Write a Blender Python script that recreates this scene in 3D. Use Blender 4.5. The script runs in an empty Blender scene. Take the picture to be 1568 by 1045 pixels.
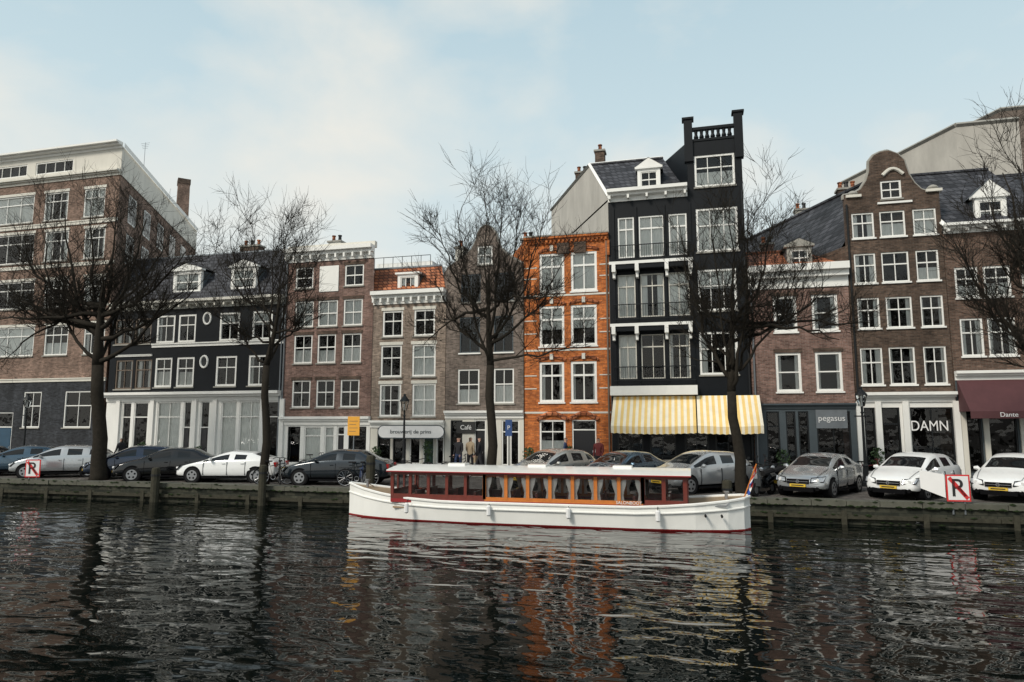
import bpy, math, random
from mathutils import Vector, Matrix
random.seed(7)
R=random.random
def U(a,b): return a+(b-a)*random.random()

# ------------------------------------------------------------------ survey of the site
CAM=Vector((6.33,-24.29,2.45)); YAW=math.radians(14.6); PIT=math.radians(6.98); F=1045.0
fwd=Vector((-math.sin(YAW)*math.cos(PIT),math.cos(YAW)*math.cos(PIT),math.sin(PIT)))
rgt=Vector((math.cos(YAW),math.sin(YAW),0)); upv=rgt.cross(fwd)
def sv(px,py,Y):
    r=fwd+rgt*((px-784)/F)+upv*((522.5-py)/F)
    t=(Y-CAM.y)/r.y
    return CAM+r*t
YF=8.7      # facade line
K=-0.5      # plots run back at a skew
ZW=-0.70    # water level

# ------------------------------------------------------------------ materials
M={}
def newmat(name):
    m=bpy.data.materials.new(name); m.use_nodes=True
    nt=m.node_tree; b=nt.nodes['Principled BSDF']; M[name]=m
    return m,nt,b
def pm(name,col,rough=.6,metal=0,var=.2,scale=2.5,bump=0.0,coat=0,streak=0,spec=.5):
    m,nt,b=newmat(name); N=nt.nodes; L=nt.links
    b.inputs['Roughness'].default_value=rough; b.inputs['Metallic'].default_value=metal
    b.inputs['Coat Weight'].default_value=coat; b.inputs['Specular IOR Level'].default_value=spec
    tc=N.new('ShaderNodeTexCoord'); no=N.new('ShaderNodeTexNoise')
    no.inputs['Scale'].default_value=scale; no.inputs['Detail'].default_value=6; no.inputs['Roughness'].default_value=.65
    mp=N.new('ShaderNodeMapping'); mp.inputs['Scale'].default_value=(1,1,.35 if streak else 1)
    L.new(tc.outputs['Object'],mp.inputs[0]); L.new(mp.outputs[0],no.inputs['Vector'])
    mx=N.new('ShaderNodeMix'); mx.data_type='RGBA'
    mx.inputs[6].default_value=(*[c*(1-var*1.6) for c in col],1); mx.inputs[7].default_value=(*[min(1,c*(1+var)) for c in col],1)
    L.new(no.outputs['Fac'],mx.inputs[0]); L.new(mx.outputs[2],b.inputs['Base Color'])
    if bump:
        bp=N.new('ShaderNodeBump'); bp.inputs['Strength'].default_value=.6; bp.inputs['Distance'].default_value=bump
        n2=N.new('ShaderNodeTexNoise'); n2.inputs['Scale'].default_value=scale*6; n2.inputs['Detail'].default_value=4
        L.new(tc.outputs['Object'],n2.inputs['Vector']); L.new(n2.outputs['Fac'],bp.inputs['Height']); L.new(bp.outputs[0],b.inputs['Normal'])
    return m
def brick(name,c1,c2,mortar,bw=.22,bh=.065,rough=.85,flat=False,var=.5,ms=.008):
    m,nt,b=newmat(name); N=nt.nodes; L=nt.links
    b.inputs['Roughness'].default_value=rough; b.inputs['Specular IOR Level'].default_value=.25
    tc=N.new('ShaderNodeTexCoord'); sp=N.new('ShaderNodeSeparateXYZ'); L.new(tc.outputs['Object'],sp.inputs[0])
    cb=N.new('ShaderNodeCombineXYZ')
    if flat:
        L.new(sp.outputs[0],cb.inputs[0]); L.new(sp.outputs[1],cb.inputs[1])
    else:
        ad=N.new('ShaderNodeMath'); L.new(sp.outputs[0],ad.inputs[0]); L.new(sp.outputs[1],ad.inputs[1])
        L.new(ad.outputs[0],cb.inputs[0]); L.new(sp.outputs[2],cb.inputs[1])
    br=N.new('ShaderNodeTexBrick'); br.inputs['Scale'].default_value=1
    br.inputs['Brick Width'].default_value=bw; br.inputs['Row Height'].default_value=bh
    br.inputs['Mortar Size'].default_value=ms; br.inputs['Bias'].default_value=0
    br.inputs['Color1'].default_value=(*[c*.72 for c in c1],1); br.inputs['Color2'].default_value=(*[c*1.2 for c in c2],1); br.inputs['Mortar'].default_value=(*mortar,1)
    L.new(cb.outputs[0],br.inputs['Vector'])
    last=br.outputs['Color']
    for scl,lo,hi,st in ((.7,1-var,1+var*.6,(1,1,1)),(7,.70,1.28,(1,1,1)),(1.6,.68,1.22,(1.3,1.3,.16))):
        mp=N.new('ShaderNodeMapping'); mp.inputs['Scale'].default_value=st; L.new(tc.outputs['Object'],mp.inputs[0])
        no=N.new('ShaderNodeTexNoise'); no.inputs['Scale'].default_value=scl; no.inputs['Detail'].default_value=6; no.inputs['Roughness'].default_value=.7
        L.new(mp.outputs[0],no.inputs['Vector'])
        rr=N.new('ShaderNodeMapRange'); rr.inputs[1].default_value=.28; rr.inputs[2].default_value=.72
        rr.inputs[3].default_value=lo; rr.inputs[4].default_value=hi
        L.new(no.outputs['Fac'],rr.inputs[0])
        mx=N.new('ShaderNodeMix'); mx.data_type='RGBA'; mx.blend_type='MULTIPLY'; mx.inputs[0].default_value=1
        L.new(last,mx.inputs[6]); L.new(rr.outputs[0],mx.inputs[7]); last=mx.outputs[2]
    L.new(last,b.inputs['Base Color'])
    bp=N.new('ShaderNodeBump'); bp.inputs['Strength'].default_value=.5; bp.inputs['Distance'].default_value=.01
    L.new(br.outputs['Fac'],bp.inputs['Height']); bp.invert=True; L.new(bp.outputs[0],b.inputs['Normal'])
    return m
brick('brick_brown',(.112,.066,.049),(.155,.096,.072),(.14,.12,.10))
brick('brick_dark',(.080,.051,.038),(.12,.079,.058),(.11,.095,.08))
brick('brick_red',(.19,.103,.082),(.25,.148,.12),(.24,.2,.18))
brick('brick_pale',(.25,.185,.145),(.32,.245,.20),(.27,.24,.2))
brick('brick_taupe',(.155,.12,.10),(.21,.165,.14),(.2,.18,.16))
brick('brick_orange',(.50,.125,.026),(.62,.185,.042),(.36,.17,.09),var=.38)
brick('brick_corner',(.21,.13,.097),(.28,.18,.138),(.24,.2,.17))
brick('brick_slate',(.03,.035,.044),(.045,.05,.06),(.05,.05,.05))
brick('tile_grey',(.045,.047,.055),(.08,.083,.095),(.02,.02,.025),bw=.28,bh=.24,rough=.6,ms=.025)
brick('tile_orange',(.42,.13,.055),(.5,.19,.09),(.12,.04,.02),bw=.28,bh=.22,rough=.7,ms=.03)
brick('paving',(.11,.10,.095),(.16,.145,.135),(.07,.065,.06),bw=.2,bh=.1,flat=True)
brick('quay_brick',(.028,.032,.024),(.05,.05,.037),(.022,.025,.02),bw=.45,bh=.16)
pm('white',(.82,.82,.79),.5,var=.10,scale=1.5,streak=1)
pm('cream',(.66,.64,.575),.6,var=.17,scale=1.2,streak=1)
pm('stucco',(.46,.44,.40),.8,var=.3,scale=.9,streak=1)
pm('concrete',(.35,.34,.325),.85,var=.28,scale=.7,streak=1)
pm('black_paint',(.006,.008,.011),.5,var=.35,spec=.2)
pm('dark_frame',(.012,.014,.016),.4,var=.2,spec=.3)
pm('grey_paint',(.07,.088,.10),.5,var=.15,spec=.3)
pm('door_green',(.02,.06,.045),.35)
pm('door_dark',(.012,.012,.015),.35)
pm('door_blue',(.025,.07,.12),.4)
pm('brown_frame',(.16,.12,.09),.5)
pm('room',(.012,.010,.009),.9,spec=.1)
pm('curtain',(.92,.91,.87),.9,var=.08,scale=4)
pm('stone',(.31,.30,.27),.8,var=.3,scale=3,bump=.01)
pm('coping',(.10,.10,.078),.85,var=.5,scale=2.5,bump=.012)
pm('bark',(.028,.024,.019),.95,var=.45,scale=8,bump=.02,spec=.15)
pm('iron',(.014,.016,.018),.5,var=.2,spec=.3)
pm('zinc',(.22,.24,.26),.4,metal=.6)
pm('rubber',(.012,.012,.013),.8,spec=.2)
pm('under',(.005,.005,.006),.9,spec=.1)
pm('rim',(.45,.46,.48),.3,metal=.8)
pm('yellow_plate',(.68,.45,.04),.4,var=.05)
pm('headlamp',(.45,.47,.5),.08,metal=.5,var=.3,scale=14,coat=1)
pm('taillamp',(.35,.01,.01),.2)
pm('awning_yellow',(.84,.59,.22),.8,var=.12)
pm('awning_cream',(.88,.82,.67),.8,var=.12)
pm('awning_maroon',(.085,.030,.034),.8,var=.2)
pm('boat_white',(.86,.86,.83),.3,var=.08,scale=1.3,coat=.4,streak=1)
pm('boat_red',(.28,.018,.02),.4,var=.15)
pm('mahogany',(.16,.028,.018),.3,var=.25,scale=5,coat=.5)
pm('varnish',(.58,.18,.03),.3,var=.25,scale=6,coat=.5)
pm('deck',(.33,.24,.15),.6,var=.2,scale=5)
pm('sign_white',(.78,.78,.78),.5,var=.05)
pm('sign_red',(.62,.03,.03),.5,var=.05)
pm('sign_black',(.02,.02,.02),.5)
pm('sign_orange',(.75,.36,.04),.5,var=.08)
pm('sign_blue',(.03,.08,.24),.5,var=.05)
pm('flag_blue',(.02,.07,.35),.8)
pm('wood_post',(.055,.052,.038),.9,var=.5,scale=7,bump=.02,spec=.2)
pm('moss',(.03,.045,.02),.95,var=.5,scale=9,bump=.02,spec=.1)
pm('leaf',(.045,.085,.03),.7,var=.4,scale=20)
pm('skin',(.55,.33,.25),.6,var=.05); pm('hair',(.04,.025,.015),.8)
pm('cloth_black',(.02,.02,.025),.9); pm('cloth_blue',(.03,.05,.12),.9); pm('cloth_beige',(.35,.27,.18),.9); pm('cloth_red',(.16,.03,.03),.9)
for n,c in dict(car_white=(.82,.83,.83),car_silver=(.46,.48,.50),car_beige=(.50,.49,.46),car_grey=(.20,.22,.24),car_black=(.006,.007,.009),car_blue=(.018,.03,.06),car_slate=(.06,.11,.16),car_dark=(.015,.022,.03)).items():
    pm(n,c,.22,metal=(0 if n=='car_white' else .6),var=.06,coat=1)
# window glass
def glass(name,ior,rough,tint,bump=.004):
    m,nt,b=newmat(name); N=nt.nodes; L=nt.links; N.remove(b)
    out=[n for n in N if n.type=='OUTPUT_MATERIAL'][0]
    tr=N.new('ShaderNodeBsdfTransparent'); tr.inputs[0].default_value=(*tint,1)
    gl=N.new('ShaderNodeBsdfGlossy'); gl.inputs['Roughness'].default_value=rough; gl.inputs['Color'].default_value=(1,1,1,1)
    fr=N.new('ShaderNodeFresnel'); fr.inputs['IOR'].default_value=ior
    mx=N.new('ShaderNodeMixShader'); L.new(fr.outputs[0],mx.inputs[0]); L.new(tr.outputs[0],mx.inputs[1]); L.new(gl.outputs[0],mx.inputs[2])
    L.new(mx.outputs[0],out.inputs[0])
    tc=N.new('ShaderNodeTexCoord'); no=N.new('ShaderNodeTexNoise'); no.inputs['Scale'].default_value=1.7
    bp=N.new('ShaderNodeBump'); bp.inputs['Distance'].default_value=bump*3; L.new(tc.outputs['Object'],no.inputs['Vector'])
    L.new(no.outputs['Fac'],bp.inputs['Height']); L.new(bp.outputs[0],gl.inputs['Normal'])
glass('glass',1.5,.02,(.96,.98,.98),.006)
glass('boat_glass',1.4,.02,(.8,.8,.8))
m,nt,b=newmat('car_glass'); b.inputs['Base Color'].default_value=(.006,.008,.010,1); b.inputs['Roughness'].default_value=.04; b.inputs['IOR'].default_value=1.5
# water
m,nt,b=newmat('water'); N=nt.nodes; L=nt.links
b.inputs['Base Color'].default_value=(.0012,.003,.0026,1); b.inputs['Roughness'].default_value=.008; b.inputs['IOR'].default_value=1.35
tc=N.new('ShaderNodeTexCoord')
prev=None
for sc,st,dist,det,rot in ((.35,(.8,1.4,1),.05,0,.2),(1.75,(.62,1.2,1),.040,.5,.12),(5.5,(.7,1.2,1),.0042,.6,-.15)):
    mp=N.new('ShaderNodeMapping'); mp.inputs['Scale'].default_value=st; mp.inputs['Rotation'].default_value=(0,0,rot)
    no=N.new('ShaderNodeTexNoise'); no.inputs['Scale'].default_value=sc; no.inputs['Detail'].default_value=det; no.inputs['Distortion'].default_value=.6
    bp=N.new('ShaderNodeBump'); bp.inputs['Strength'].default_value=1; bp.inputs['Distance'].default_value=dist
    L.new(tc.outputs['Object'],mp.inputs[0]); L.new(mp.outputs[0],no.inputs['Vector']); L.new(no.outputs['Fac'],bp.inputs['Height'])
    if prev: L.new(prev.outputs[0],bp.inputs['Normal'])
    prev=bp
L.new(prev.outputs[0],b.inputs['Normal'])

# ------------------------------------------------------------------ mesh helper
class Mesh:
    def __init__(s): s.v=[];s.f=[];s.m=[];s.mats=[]
    def mi(s,n):
        if n not in s.mats: s.mats.append(n)
        return s.mats.index(n)
    def face(s,pts,mat):
        k=len(s.v); s.v+= [tuple(p) for p in pts]; s.f.append(tuple(range(k,k+len(pts)))); s.m.append(s.mi(mat))
    def box(s,x0,x1,y0,y1,z0,z1,mat):
        k=len(s.v)
        s.v+=[(x0,y0,z0),(x1,y0,z0),(x1,y1,z0),(x0,y1,z0),(x0,y0,z1),(x1,y0,z1),(x1,y1,z1),(x0,y1,z1)]
        i=s.mi(mat)
        for q in ((0,3,2,1),(4,5,6,7),(0,1,5,4),(1,2,6,5),(2,3,7,6),(3,0,4,7)):
            s.f.append(tuple(k+a for a in q)); s.m.append(i)
    def tube(s,pts,rad,mat,n=6,cap=True):
        pts=[Vector(p) for p in pts]
        if not hasattr(rad,'__len__'): rad=[rad]*len(pts)
        k=len(s.v); i=s.mi(mat); prevx=None
        for j,p in enumerate(pts):
            d=(pts[min(j+1,len(pts)-1)]-pts[max(j-1,0)])
            if d.length<1e-9: d=Vector((0,0,1))
            d.normalize()
            a=prevx if prevx is not None else (Vector((0,0,1)) if abs(d.z)<.9 else Vector((1,0,0)))
            x=a-d*a.dot(d)
            if x.length<1e-6: x=Vector((0,1,0))-d*d.y
            x.normalize(); y=d.cross(x); prevx=x
            for q in range(n):
                t=2*math.pi*q/n; s.v.append(tuple(p+(x*math.cos(t)+y*math.sin(t))*rad[j]))
        for j in range(len(pts)-1):
            for q in range(n):
                q2=(q+1)%n
                s.f.append((k+j*n+q,k+j*n+q2,k+(j+1)*n+q2,k+(j+1)*n+q)); s.m.append(i)
        if cap:
            s.f.append(tuple(k+q for q in reversed(range(n)))); s.m.append(i)
            e=k+(len(pts)-1)*n; s.f.append(tuple(e+q for q in range(n))); s.m.append(i)
    def ring(s,c,R0,r,mat,axis='y',n=20):
        pts=[]
        for q in range(n+1):
            t=2*math.pi*q/n; a,b2=R0*math.cos(t),R0*math.sin(t)
            pts.append((c[0]+a,c[1],c[2]+b2) if axis=='y' else (c[0],c[1]+a,c[2]+b2) if axis=='x' else (c[0]+a,c[1]+b2,c[2]))
        s.tube(pts,r,mat,5,False)
    def lathe(s,c,prof,mat,n=12):
        k=len(s.v); i=s.mi(mat)
        for r,z in prof:
            for q in range(n):
                t=2*math.pi*q/n; s.v.append((c[0]+r*math.cos(t),c[1]+r*math.sin(t),c[2]+z))
        for j in range(len(prof)-1):
            for q in range(n):
                q2=(q+1)%n; s.f.append((k+j*n+q,k+j*n+q2,k+(j+1)*n+q2,k+(j+1)*n+q)); s.m.append(i)
        s.f.append(tuple(k+(len(prof)-1)*n+q for q in range(n))); s.m.append(i)
    def finish(s,name,parent=None,origin=(0,0,0),smooth=False,subsurf=0):
        if not s.v: return None
        me=bpy.data.meshes.new(name); o=Vector(origin)
        me.from_pydata([tuple(Vector(v)-o) for v in s.v],[],s.f)
        for n in s.mats: me.materials.append(M[n])
        me.polygons.foreach_set('material_index',s.m)
        if smooth: me.polygons.foreach_set('use_smooth',[True]*len(s.f))
        me.update()
        ob=bpy.data.objects.new(name,me); bpy.context.scene.collection.objects.link(ob)
        if parent: ob.parent=parent
        else: ob.location=o
        if subsurf:
            md=ob.modifiers.new('s','SUBSURF'); md.levels=subsurf; md.render_levels=subsurf
        return ob
def empty(name,loc=(0,0,0),rz=0):
    e=bpy.data.objects.new(name,None); e.location=loc; e.rotation_euler=(0,0,rz); e.empty_display_size=.3
    bpy.context.scene.collection.objects.link(e); return e
def text(name,s,size,loc,mat,parent,rot=(math.pi/2,0,0),origin=(0,0,0),align='CENTER',xs=1):
    c=bpy.data.curves.new(name,'FONT'); c.body=s; c.size=size; c.extrude=.008; c.align_x=align; c.align_y='CENTER'
    c.materials.append(M[mat]); o=bpy.data.objects.new(name,c); o.location=Vector(loc)-Vector(origin); o.rotation_euler=rot; o.scale=(xs,1,1)
    o.parent=parent; bpy.context.scene.collection.objects.link(o); return o

# ------------------------------------------------------------------ houses
class House:
    def __init__(s,name,pl,pr,pref=500,zpx=None,depth=13,Y=YF):
        s.Y=Y; s.x0=sv(pl,pref,Y).x+.012; s.x1=sv(pr,pref,Y).x-.012; s.zpx=zpx or (pl+pr)/2; s.depth=depth
        s.o=Vector(((s.x0+s.x1)/2,Y,0)); s.e=empty(name,s.o); s.name=name
        s.wall=Mesh(); s.win=Mesh(); s.trim=Mesh(); s.roof=Mesh(); s.holes=[]
    def X(s,px,py,yr=0): return sv(px,py,s.Y+yr).x
    def Z(s,py,px=None,yr=0): return sv(px if px is not None else s.zpx,py,s.Y+yr).z
    def P(s,x,yr,z): return (x+K*yr,s.Y+yr,z)
    def window(s,x0,x1,z0,z1,nx=1,hs=(.5,),frame='white',curt=None,fw=.075,sill='stone',hole=True,yo=0,bar=.035,lintel=None,top=0):
        Y=s.Y+yo; W=s.win
        if hole: s.holes.append((x0,x1,z0,z1))
        W.box(x0,x0+fw,Y+.03,Y+.14,z0,z1,frame); W.box(x1-fw,x1,Y+.03,Y+.14,z0,z1,frame)
        W.box(x0+fw,x1-fw,Y+.032,Y+.14,z0,z0+fw,frame); W.box(x0+fw,x1-fw,Y+.032,Y+.14,z1-fw,z1,frame)
        for h in hs:
            z=z0+(z1-z0)*h; W.box(x0+fw,x1-fw,Y+.055,Y+.13,z-bar*.8,z+bar*.8,frame)
        for i in range(1,nx):
            x=x0+(x1-x0)*i/nx; W.box(x-bar/2,x+bar/2,Y+.062,Y+.125,(z0+(z1-z0)*hs[-1] if (top and hs) else z0+fw),z1-fw,frame)
        # every pane sits a little differently in its frame
        tx,tz=U(-.008,.008),U(-.012,.012)
        W.face([(x0+fw,Y+.1-tx-tz,z0+fw),(x1-fw,Y+.1+tx-tz,z0+fw),(x1-fw,Y+.1+tx+tz,z1-fw),(x0+fw,Y+.1-tx+tz,z1-fw)],'glass')
        if sill: s.trim.box(x0-.05,x1+.05,Y-.07,Y+.02,z0-.075,z0-.003,sill)
        if lintel: s.trim.box(x0-.07,x1+.07,Y-.025,Y+.01,z1+.003,z1+.17,lintel)
        c=curt
        if c=='r': c=random.choice(['full','sides','half',None,None,'sides','blind'])
        def drape(a,b2,c0,c1):
            n=max(3,int((b2-a)/.09)); yy=Y+.15
            for i in range(n):
                xa=a+(b2-a)*i/n; xb=a+(b2-a)*(i+1)/n
                ya=yy+(.02 if i%2 else 0); yb=yy+(.02 if (i+1)%2 else 0)
                W.face([(xa,ya,c0),(xb,yb,c0),(xb,yb,c1),(xa,ya,c1)],'curtain')
        w=x1-x0; h=z1-z0
        if c=='full': drape(x0+.03,x1-.03,z0+.02,z1)
        if c=='half': drape(x0+.03,x1-.03,z0+.02,z0+h*U(.4,.55))
        if c=='sides':
            k=U(.16,.3); drape(x0+.03,x0+w*k,z0,z1); drape(x1-w*k,x1-.03,z0,z1)
        if c=='blind': 
            zq=z1-h*U(.35,.6); W.face([(x0+.03,Y+.15,zq),(x1-.03,Y+.15,zq),(x1-.03,Y+.15,z1),(x0+.03,Y+.15,z1)],'curtain')
    def row(s,yt,yb,cols,**k):
        z1=s.Z(yt); z0=s.Z(yb)
        for c in cols:
            kk=dict(k)
            if len(c)>2: kk.update(c[2])
            s.window(s.X(c[0],(yt+yb)/2),s.X(c[1],(yt+yb)/2),z0,z1,**kk)
    def door(s,x0,x1,z0,z1,mat='door_dark'):
        s.holes.append((x0,x1,z0,z1)); Y=s.Y; W=s.win
        W.box(x0,x0+.06,Y+.03,Y+.14,z0,z1,'white'); W.box(x1-.06,x1,Y+.03,Y+.14,z0,z1,'white'); W.box(x0+.06,x1-.06,Y+.033,Y+.14,z1-.06,z1,'white')
        zt=z0+min(2.25,(z1-z0)*.8); W.box(x0+.06,x1-.06,Y+.04,Y+.13,zt,zt+.06,'white')
        W.box(x0+.06,x1-.06,Y+.08,Y+.13,z0,zt,mat)
        for a,b2 in ((.08,.42),(.5,.94)):
            W.box(x0+.17,x1-.17,Y+.065,Y+.08,z0+(zt-z0)*a,z0+(zt-z0)*b2,mat)
        W.face([(x0+.06,Y+.1,zt+.06),(x1-.06,Y+.1,zt+.06),(x1-.06,Y+.1,z1-.06),(x0+.06,Y+.1,z1-.06)],'glass')
        W.box(x1-.2,x1-.16,Y+.03,Y+.065,z0+1,z0+1.1,'rim')
    def cornice(s,za,zb,proj=.35,mat='white',x0=None,x1=None,dent=0,top=True):
        x0=s.x0 if x0 is None else x0; x1=s.x1 if x1 is None else x1; h=zb-za; Y=s.Y; T=s.trim
        T.box(x0-.002,x1+.002,Y-.06,Y+.02,za,za+h*.45,mat)
        T.box(x0-.004,x1+.004,Y-proj*.6,Y+.021,za+h*.45,za+h*.7,mat)
        T.box(x0-.006,x1+.006,Y-proj,Y+.022,za+h*.7,zb,mat)
        if dent:
            n=max(2,int((x1-x0)/dent))
            for i in range(n+1):
                x=x0+.06+(x1-x0-.22)*i/n; T.box(x,x+.1,Y-proj*.75,Y-.06,za+h*.12,za+h*.45,mat)
    def build(s,bands,contour=None,zs=()):
        xl=contour[0] if contour else (lambda z:s.x0); xr=contour[1] if contour else (lambda z:s.x1)
        Zs=set([b2[0] for b2 in bands]+[b2[1] for b2 in bands]+list(zs)+[s.eave])
        for h in s.holes: Zs|={h[2],h[3]}
        Zs=sorted(z for z in Zs if bands[0][0]-1e-6<=z<=bands[-1][1]+1e-6); Y=s.Y; W=s.wall
        def mat(z):
            for b2 in bands:
                if b2[0]<=z<=b2[1]: return b2[2]
            return bands[-1][2]
        for a,b2 in zip(Zs,Zs[1:]):
            if b2-a<1e-5: continue
            mt=mat((a+b2)/2); act=sorted([h for h in s.holes if h[2]<=a+1e-5 and h[3]>=b2-1e-5])
            la,lb=xl(a),xl(b2)
            for h in act:
                if h[0]>min(la,lb): W.face([(la,Y,a),(h[0],Y,a),(h[0],Y,b2),(lb,Y,b2)],mt)
                la=lb=h[1]
            W.face([(la,Y,a),(xr(a),Y,a),(xr(b2),Y,b2),(lb,Y,b2)],mt)
        for x0,x1,z0,z1 in s.holes:
            mt=mat((z0+z1)/2); y2=Y+.3
            W.face([(x0,Y,z0),(x0,y2,z0),(x0,y2,z1),(x0,Y,z1)],mt); W.face([(x1,Y,z0),(x1,Y,z1),(x1,y2,z1),(x1,y2,z0)],mt)
            W.face([(x0,Y,z1),(x0,y2,z1),(x1,y2,z1),(x1,Y,z1)],mt); W.face([(x0,Y,z0),(x1,Y,z0),(x1,y2,z0),(x0,y2,z0)],mt)
        zt=s.eave
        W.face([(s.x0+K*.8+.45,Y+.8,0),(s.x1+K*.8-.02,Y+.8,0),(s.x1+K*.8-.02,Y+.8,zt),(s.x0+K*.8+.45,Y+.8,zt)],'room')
        z0=bands[0][0]
        sm=s.sidemat
        P=s.P; d=s.depth
        W.face([P(s.x0,0,z0),P(s.x0,0,zt),P(s.x0,d,zt),P(s.x0,d,z0)],sm)
        W.face([P(s.x1,0,z0),P(s.x1,d,z0),P(s.x1,d,zt),P(s.x1,0,zt)],sm)
        W.face([P(s.x0,d,z0),P(s.x0,d,zt),P(s.x1,d,zt),P(s.x1,d,z0)],sm)
        if contour:
            zz=[z for z in Zs if z>=zt-1e-6]
            for a,b2 in zip(zz,zz[1:]):
                W.face([(xl(a),Y,a),(xl(b2),Y,b2),(xl(b2),Y+.35,b2),(xl(a),Y+.35,a)],mat((a+b2)/2))
                W.face([(xr(a),Y,a),(xr(a),Y+.35,a),(xr(b2),Y+.35,b2),(xr(b2),Y,b2)],mat((a+b2)/2))
                W.face([(xl(a),Y+.35,a),(xl(b2),Y+.35,b2),(xr(b2),Y+.35,b2),(xr(a),Y+.35,a)],mat((a+b2)/2))
            a=zz[-1]; W.face([(xl(a),Y,a),(xr(a),Y,a),(xr(a),Y+.35,a),(xl(a),Y+.35,a)],mat(a))
    def flat_roof(s,z,mat='zinc'):
        P=s.P;d=s.depth; s.roof.face([P(s.x0,0.01,z),P(s.x1,0.01,z),P(s.x1,d,z),P(s.x0,d,z)],mat)
    def side_roof(s,ze,zr,yr,mat,wall,back=None,flat=False,x0=None,x1=None,zb=None):
        P=s.P; x0=s.x0 if x0 is None else x0; x1=s.x1 if x1 is None else x1; back=back or s.depth; Rf=s.roof
        Rf.face([P(x0,0,ze),P(x1,0,ze),P(x1,yr,zr),P(x0,yr,zr)],mat)
        if flat:
            yb=back-yr
            Rf.face([P(x0,yr,zr),P(x1,yr,zr),P(x1,yb,zr),P(x0,yb,zr)],'zinc')
            Rf.face([P(x0,yb,zr),P(x1,yb,zr),P(x1,back,ze),P(x0,back,ze)],mat)
            for x in (x0,x1): s.wall.face([P(x,0,ze),P(x,yr,zr),P(x,yb,zr),P(x,back,ze)],wall)
            Rf.tube([P(x0,yr,zr),P(x1,yr,zr)],.07,'zinc')
        else:
            zb=ze if zb is None else zb
            Rf.face([P(x0,yr,zr),P(x1,yr,zr),P(x1,back,zb),P(x0,back,zb)],mat)
            for x in (x0,x1): s.wall.face([P(x,0,ze),P(x,yr,zr),P(x,back,zb),P(x,back,ze)],wall)
            if zb>ze: s.wall.face([P(x0,back,ze),P(x1,back,ze),P(x1,back,zb),P(x0,back,zb)],wall)
            Rf.tube([P(x0,yr,zr+.02),P(x1,yr,zr+.02)],.09,mat)
    def front_roof(s,ze,zr,xm,mat,wall):
        P=s.P;d=s.depth; y=.35
        s.roof.face([P(s.x0,y,ze),P(xm,y,zr),P(xm,d,zr),P(s.x0,d,ze)],mat)
        s.roof.face([P(s.x1,y,ze),P(s.x1,d,ze),P(xm,d,zr),P(xm,y,zr)],mat)
        s.wall.face([P(s.x0,d,ze),P(s.x1,d,ze),P(xm,d,zr)],wall)
        s.roof.tube([P(xm,y,zr+.02),P(xm,d,zr+.02)],.1,mat)
    def dormer(s,x0,x1,z0,z1,yo,dep=2.2,mat='white',ped=.3,nx=2,hs=(.5,),roofm='zinc',side='grey_paint'):
        Y=s.Y+yo; T=s.trim
        T.box(x0,x0+.16,Y,Y+.2,z0,z1,mat); T.box(x1-.16,x1,Y,Y+.2,z0,z1,mat)
        T.box(x0+.16,x1-.16,Y+.002,Y+.2,z0,z0+.12,mat); T.box(x0+.16,x1-.16,Y+.002,Y+.2,z1-.14,z1,mat)
        s.window(x0+.16,x1-.16,z0+.12,z1-.14,nx=nx,hs=hs,hole=False,yo=yo,sill=None,fw=.05,curt='r')
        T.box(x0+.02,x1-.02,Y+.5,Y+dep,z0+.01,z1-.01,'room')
        T.face([(x0+.01,Y+.2,z0),(x0+.01,Y+.2,z1),(x0+.01,Y+dep,z1),(x0+.01,Y+dep,z0)],side)
        T.face([(x1-.01,Y+.2,z0),(x1-.01,Y+dep,z0),(x1-.01,Y+dep,z1),(x1-.01,Y+.2,z1)],side)
        xm=(x0+x1)/2; o=.12
        T.box(x0-o,x1+o,Y-.1,Y+.21,z1,z1+.1,mat)
        if ped:
            zt=z1+.1+ped
            T.face([(x0-o,Y-.08,z1+.1),(x1+o,Y-.08,z1+.1),(xm,Y-.08,zt)],mat)
            s.roof.face([(x0-o,Y-.1,z1+.103),(xm,Y-.1,zt+.02),(xm,Y+dep,zt+.02),(x0-o,Y+dep,z1+.103)],roofm)
            s.roof.face([(x1+o,Y-.1,z1+.103),(x1+o,Y+dep,z1+.103),(xm,Y+dep,zt+.02),(xm,Y-.1,zt+.02)],roofm)
        else: s.roof.box(x0-o,x1+o,Y+.212,Y+dep,z1+.002,z1+.1,roofm)
    def chimney(s,x,yr,z0,z1,w=.7,mat='brick_brown',pots=2):
        Y=s.Y+yr; T=s.roof
        T.box(x-w/2,x+w/2,Y,Y+.6,z0,z1,mat); T.box(x-w/2-.06,x+w/2+.06,Y-.06,Y+.66,z1,z1+.1,'stone')
        for i in range(pots):
            px=x-w/2+w*(i+.5)/pots; T.lathe((px,Y+.3,z1+.1),[(.11,0),(.09,.3),(.12,.32),(.12,.38),(.05,.38)],'tile_orange' if i%2==0 else 'iron',8)
    def antenna(s,x,yr,z0,h=1.6):
        Y=s.Y+yr; s.roof.tube([(x,Y,z0),(x,Y,z0+h)],.018,'zinc',4)
        for k in range(4): s.roof.tube([(x-.35+.05*k,Y,z0+h-.12*k-.05),(x+.35-.05*k,Y,z0+h-.12*k-.05)],.01,'zinc',3)
    def pipe(s,x,z0,z1,mat='zinc'):
        s.trim.tube([(x,s.Y-.07,z0),(x,s.Y-.07,z1)],.045,mat,6)
    def done(s):
        s.wall.finish('walls',s.e,s.o); s.win.finish('windows',s.e,s.o); s.trim.finish('trim',s.e,s.o); s.roof.finish('roof',s.e,s.o)

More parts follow.
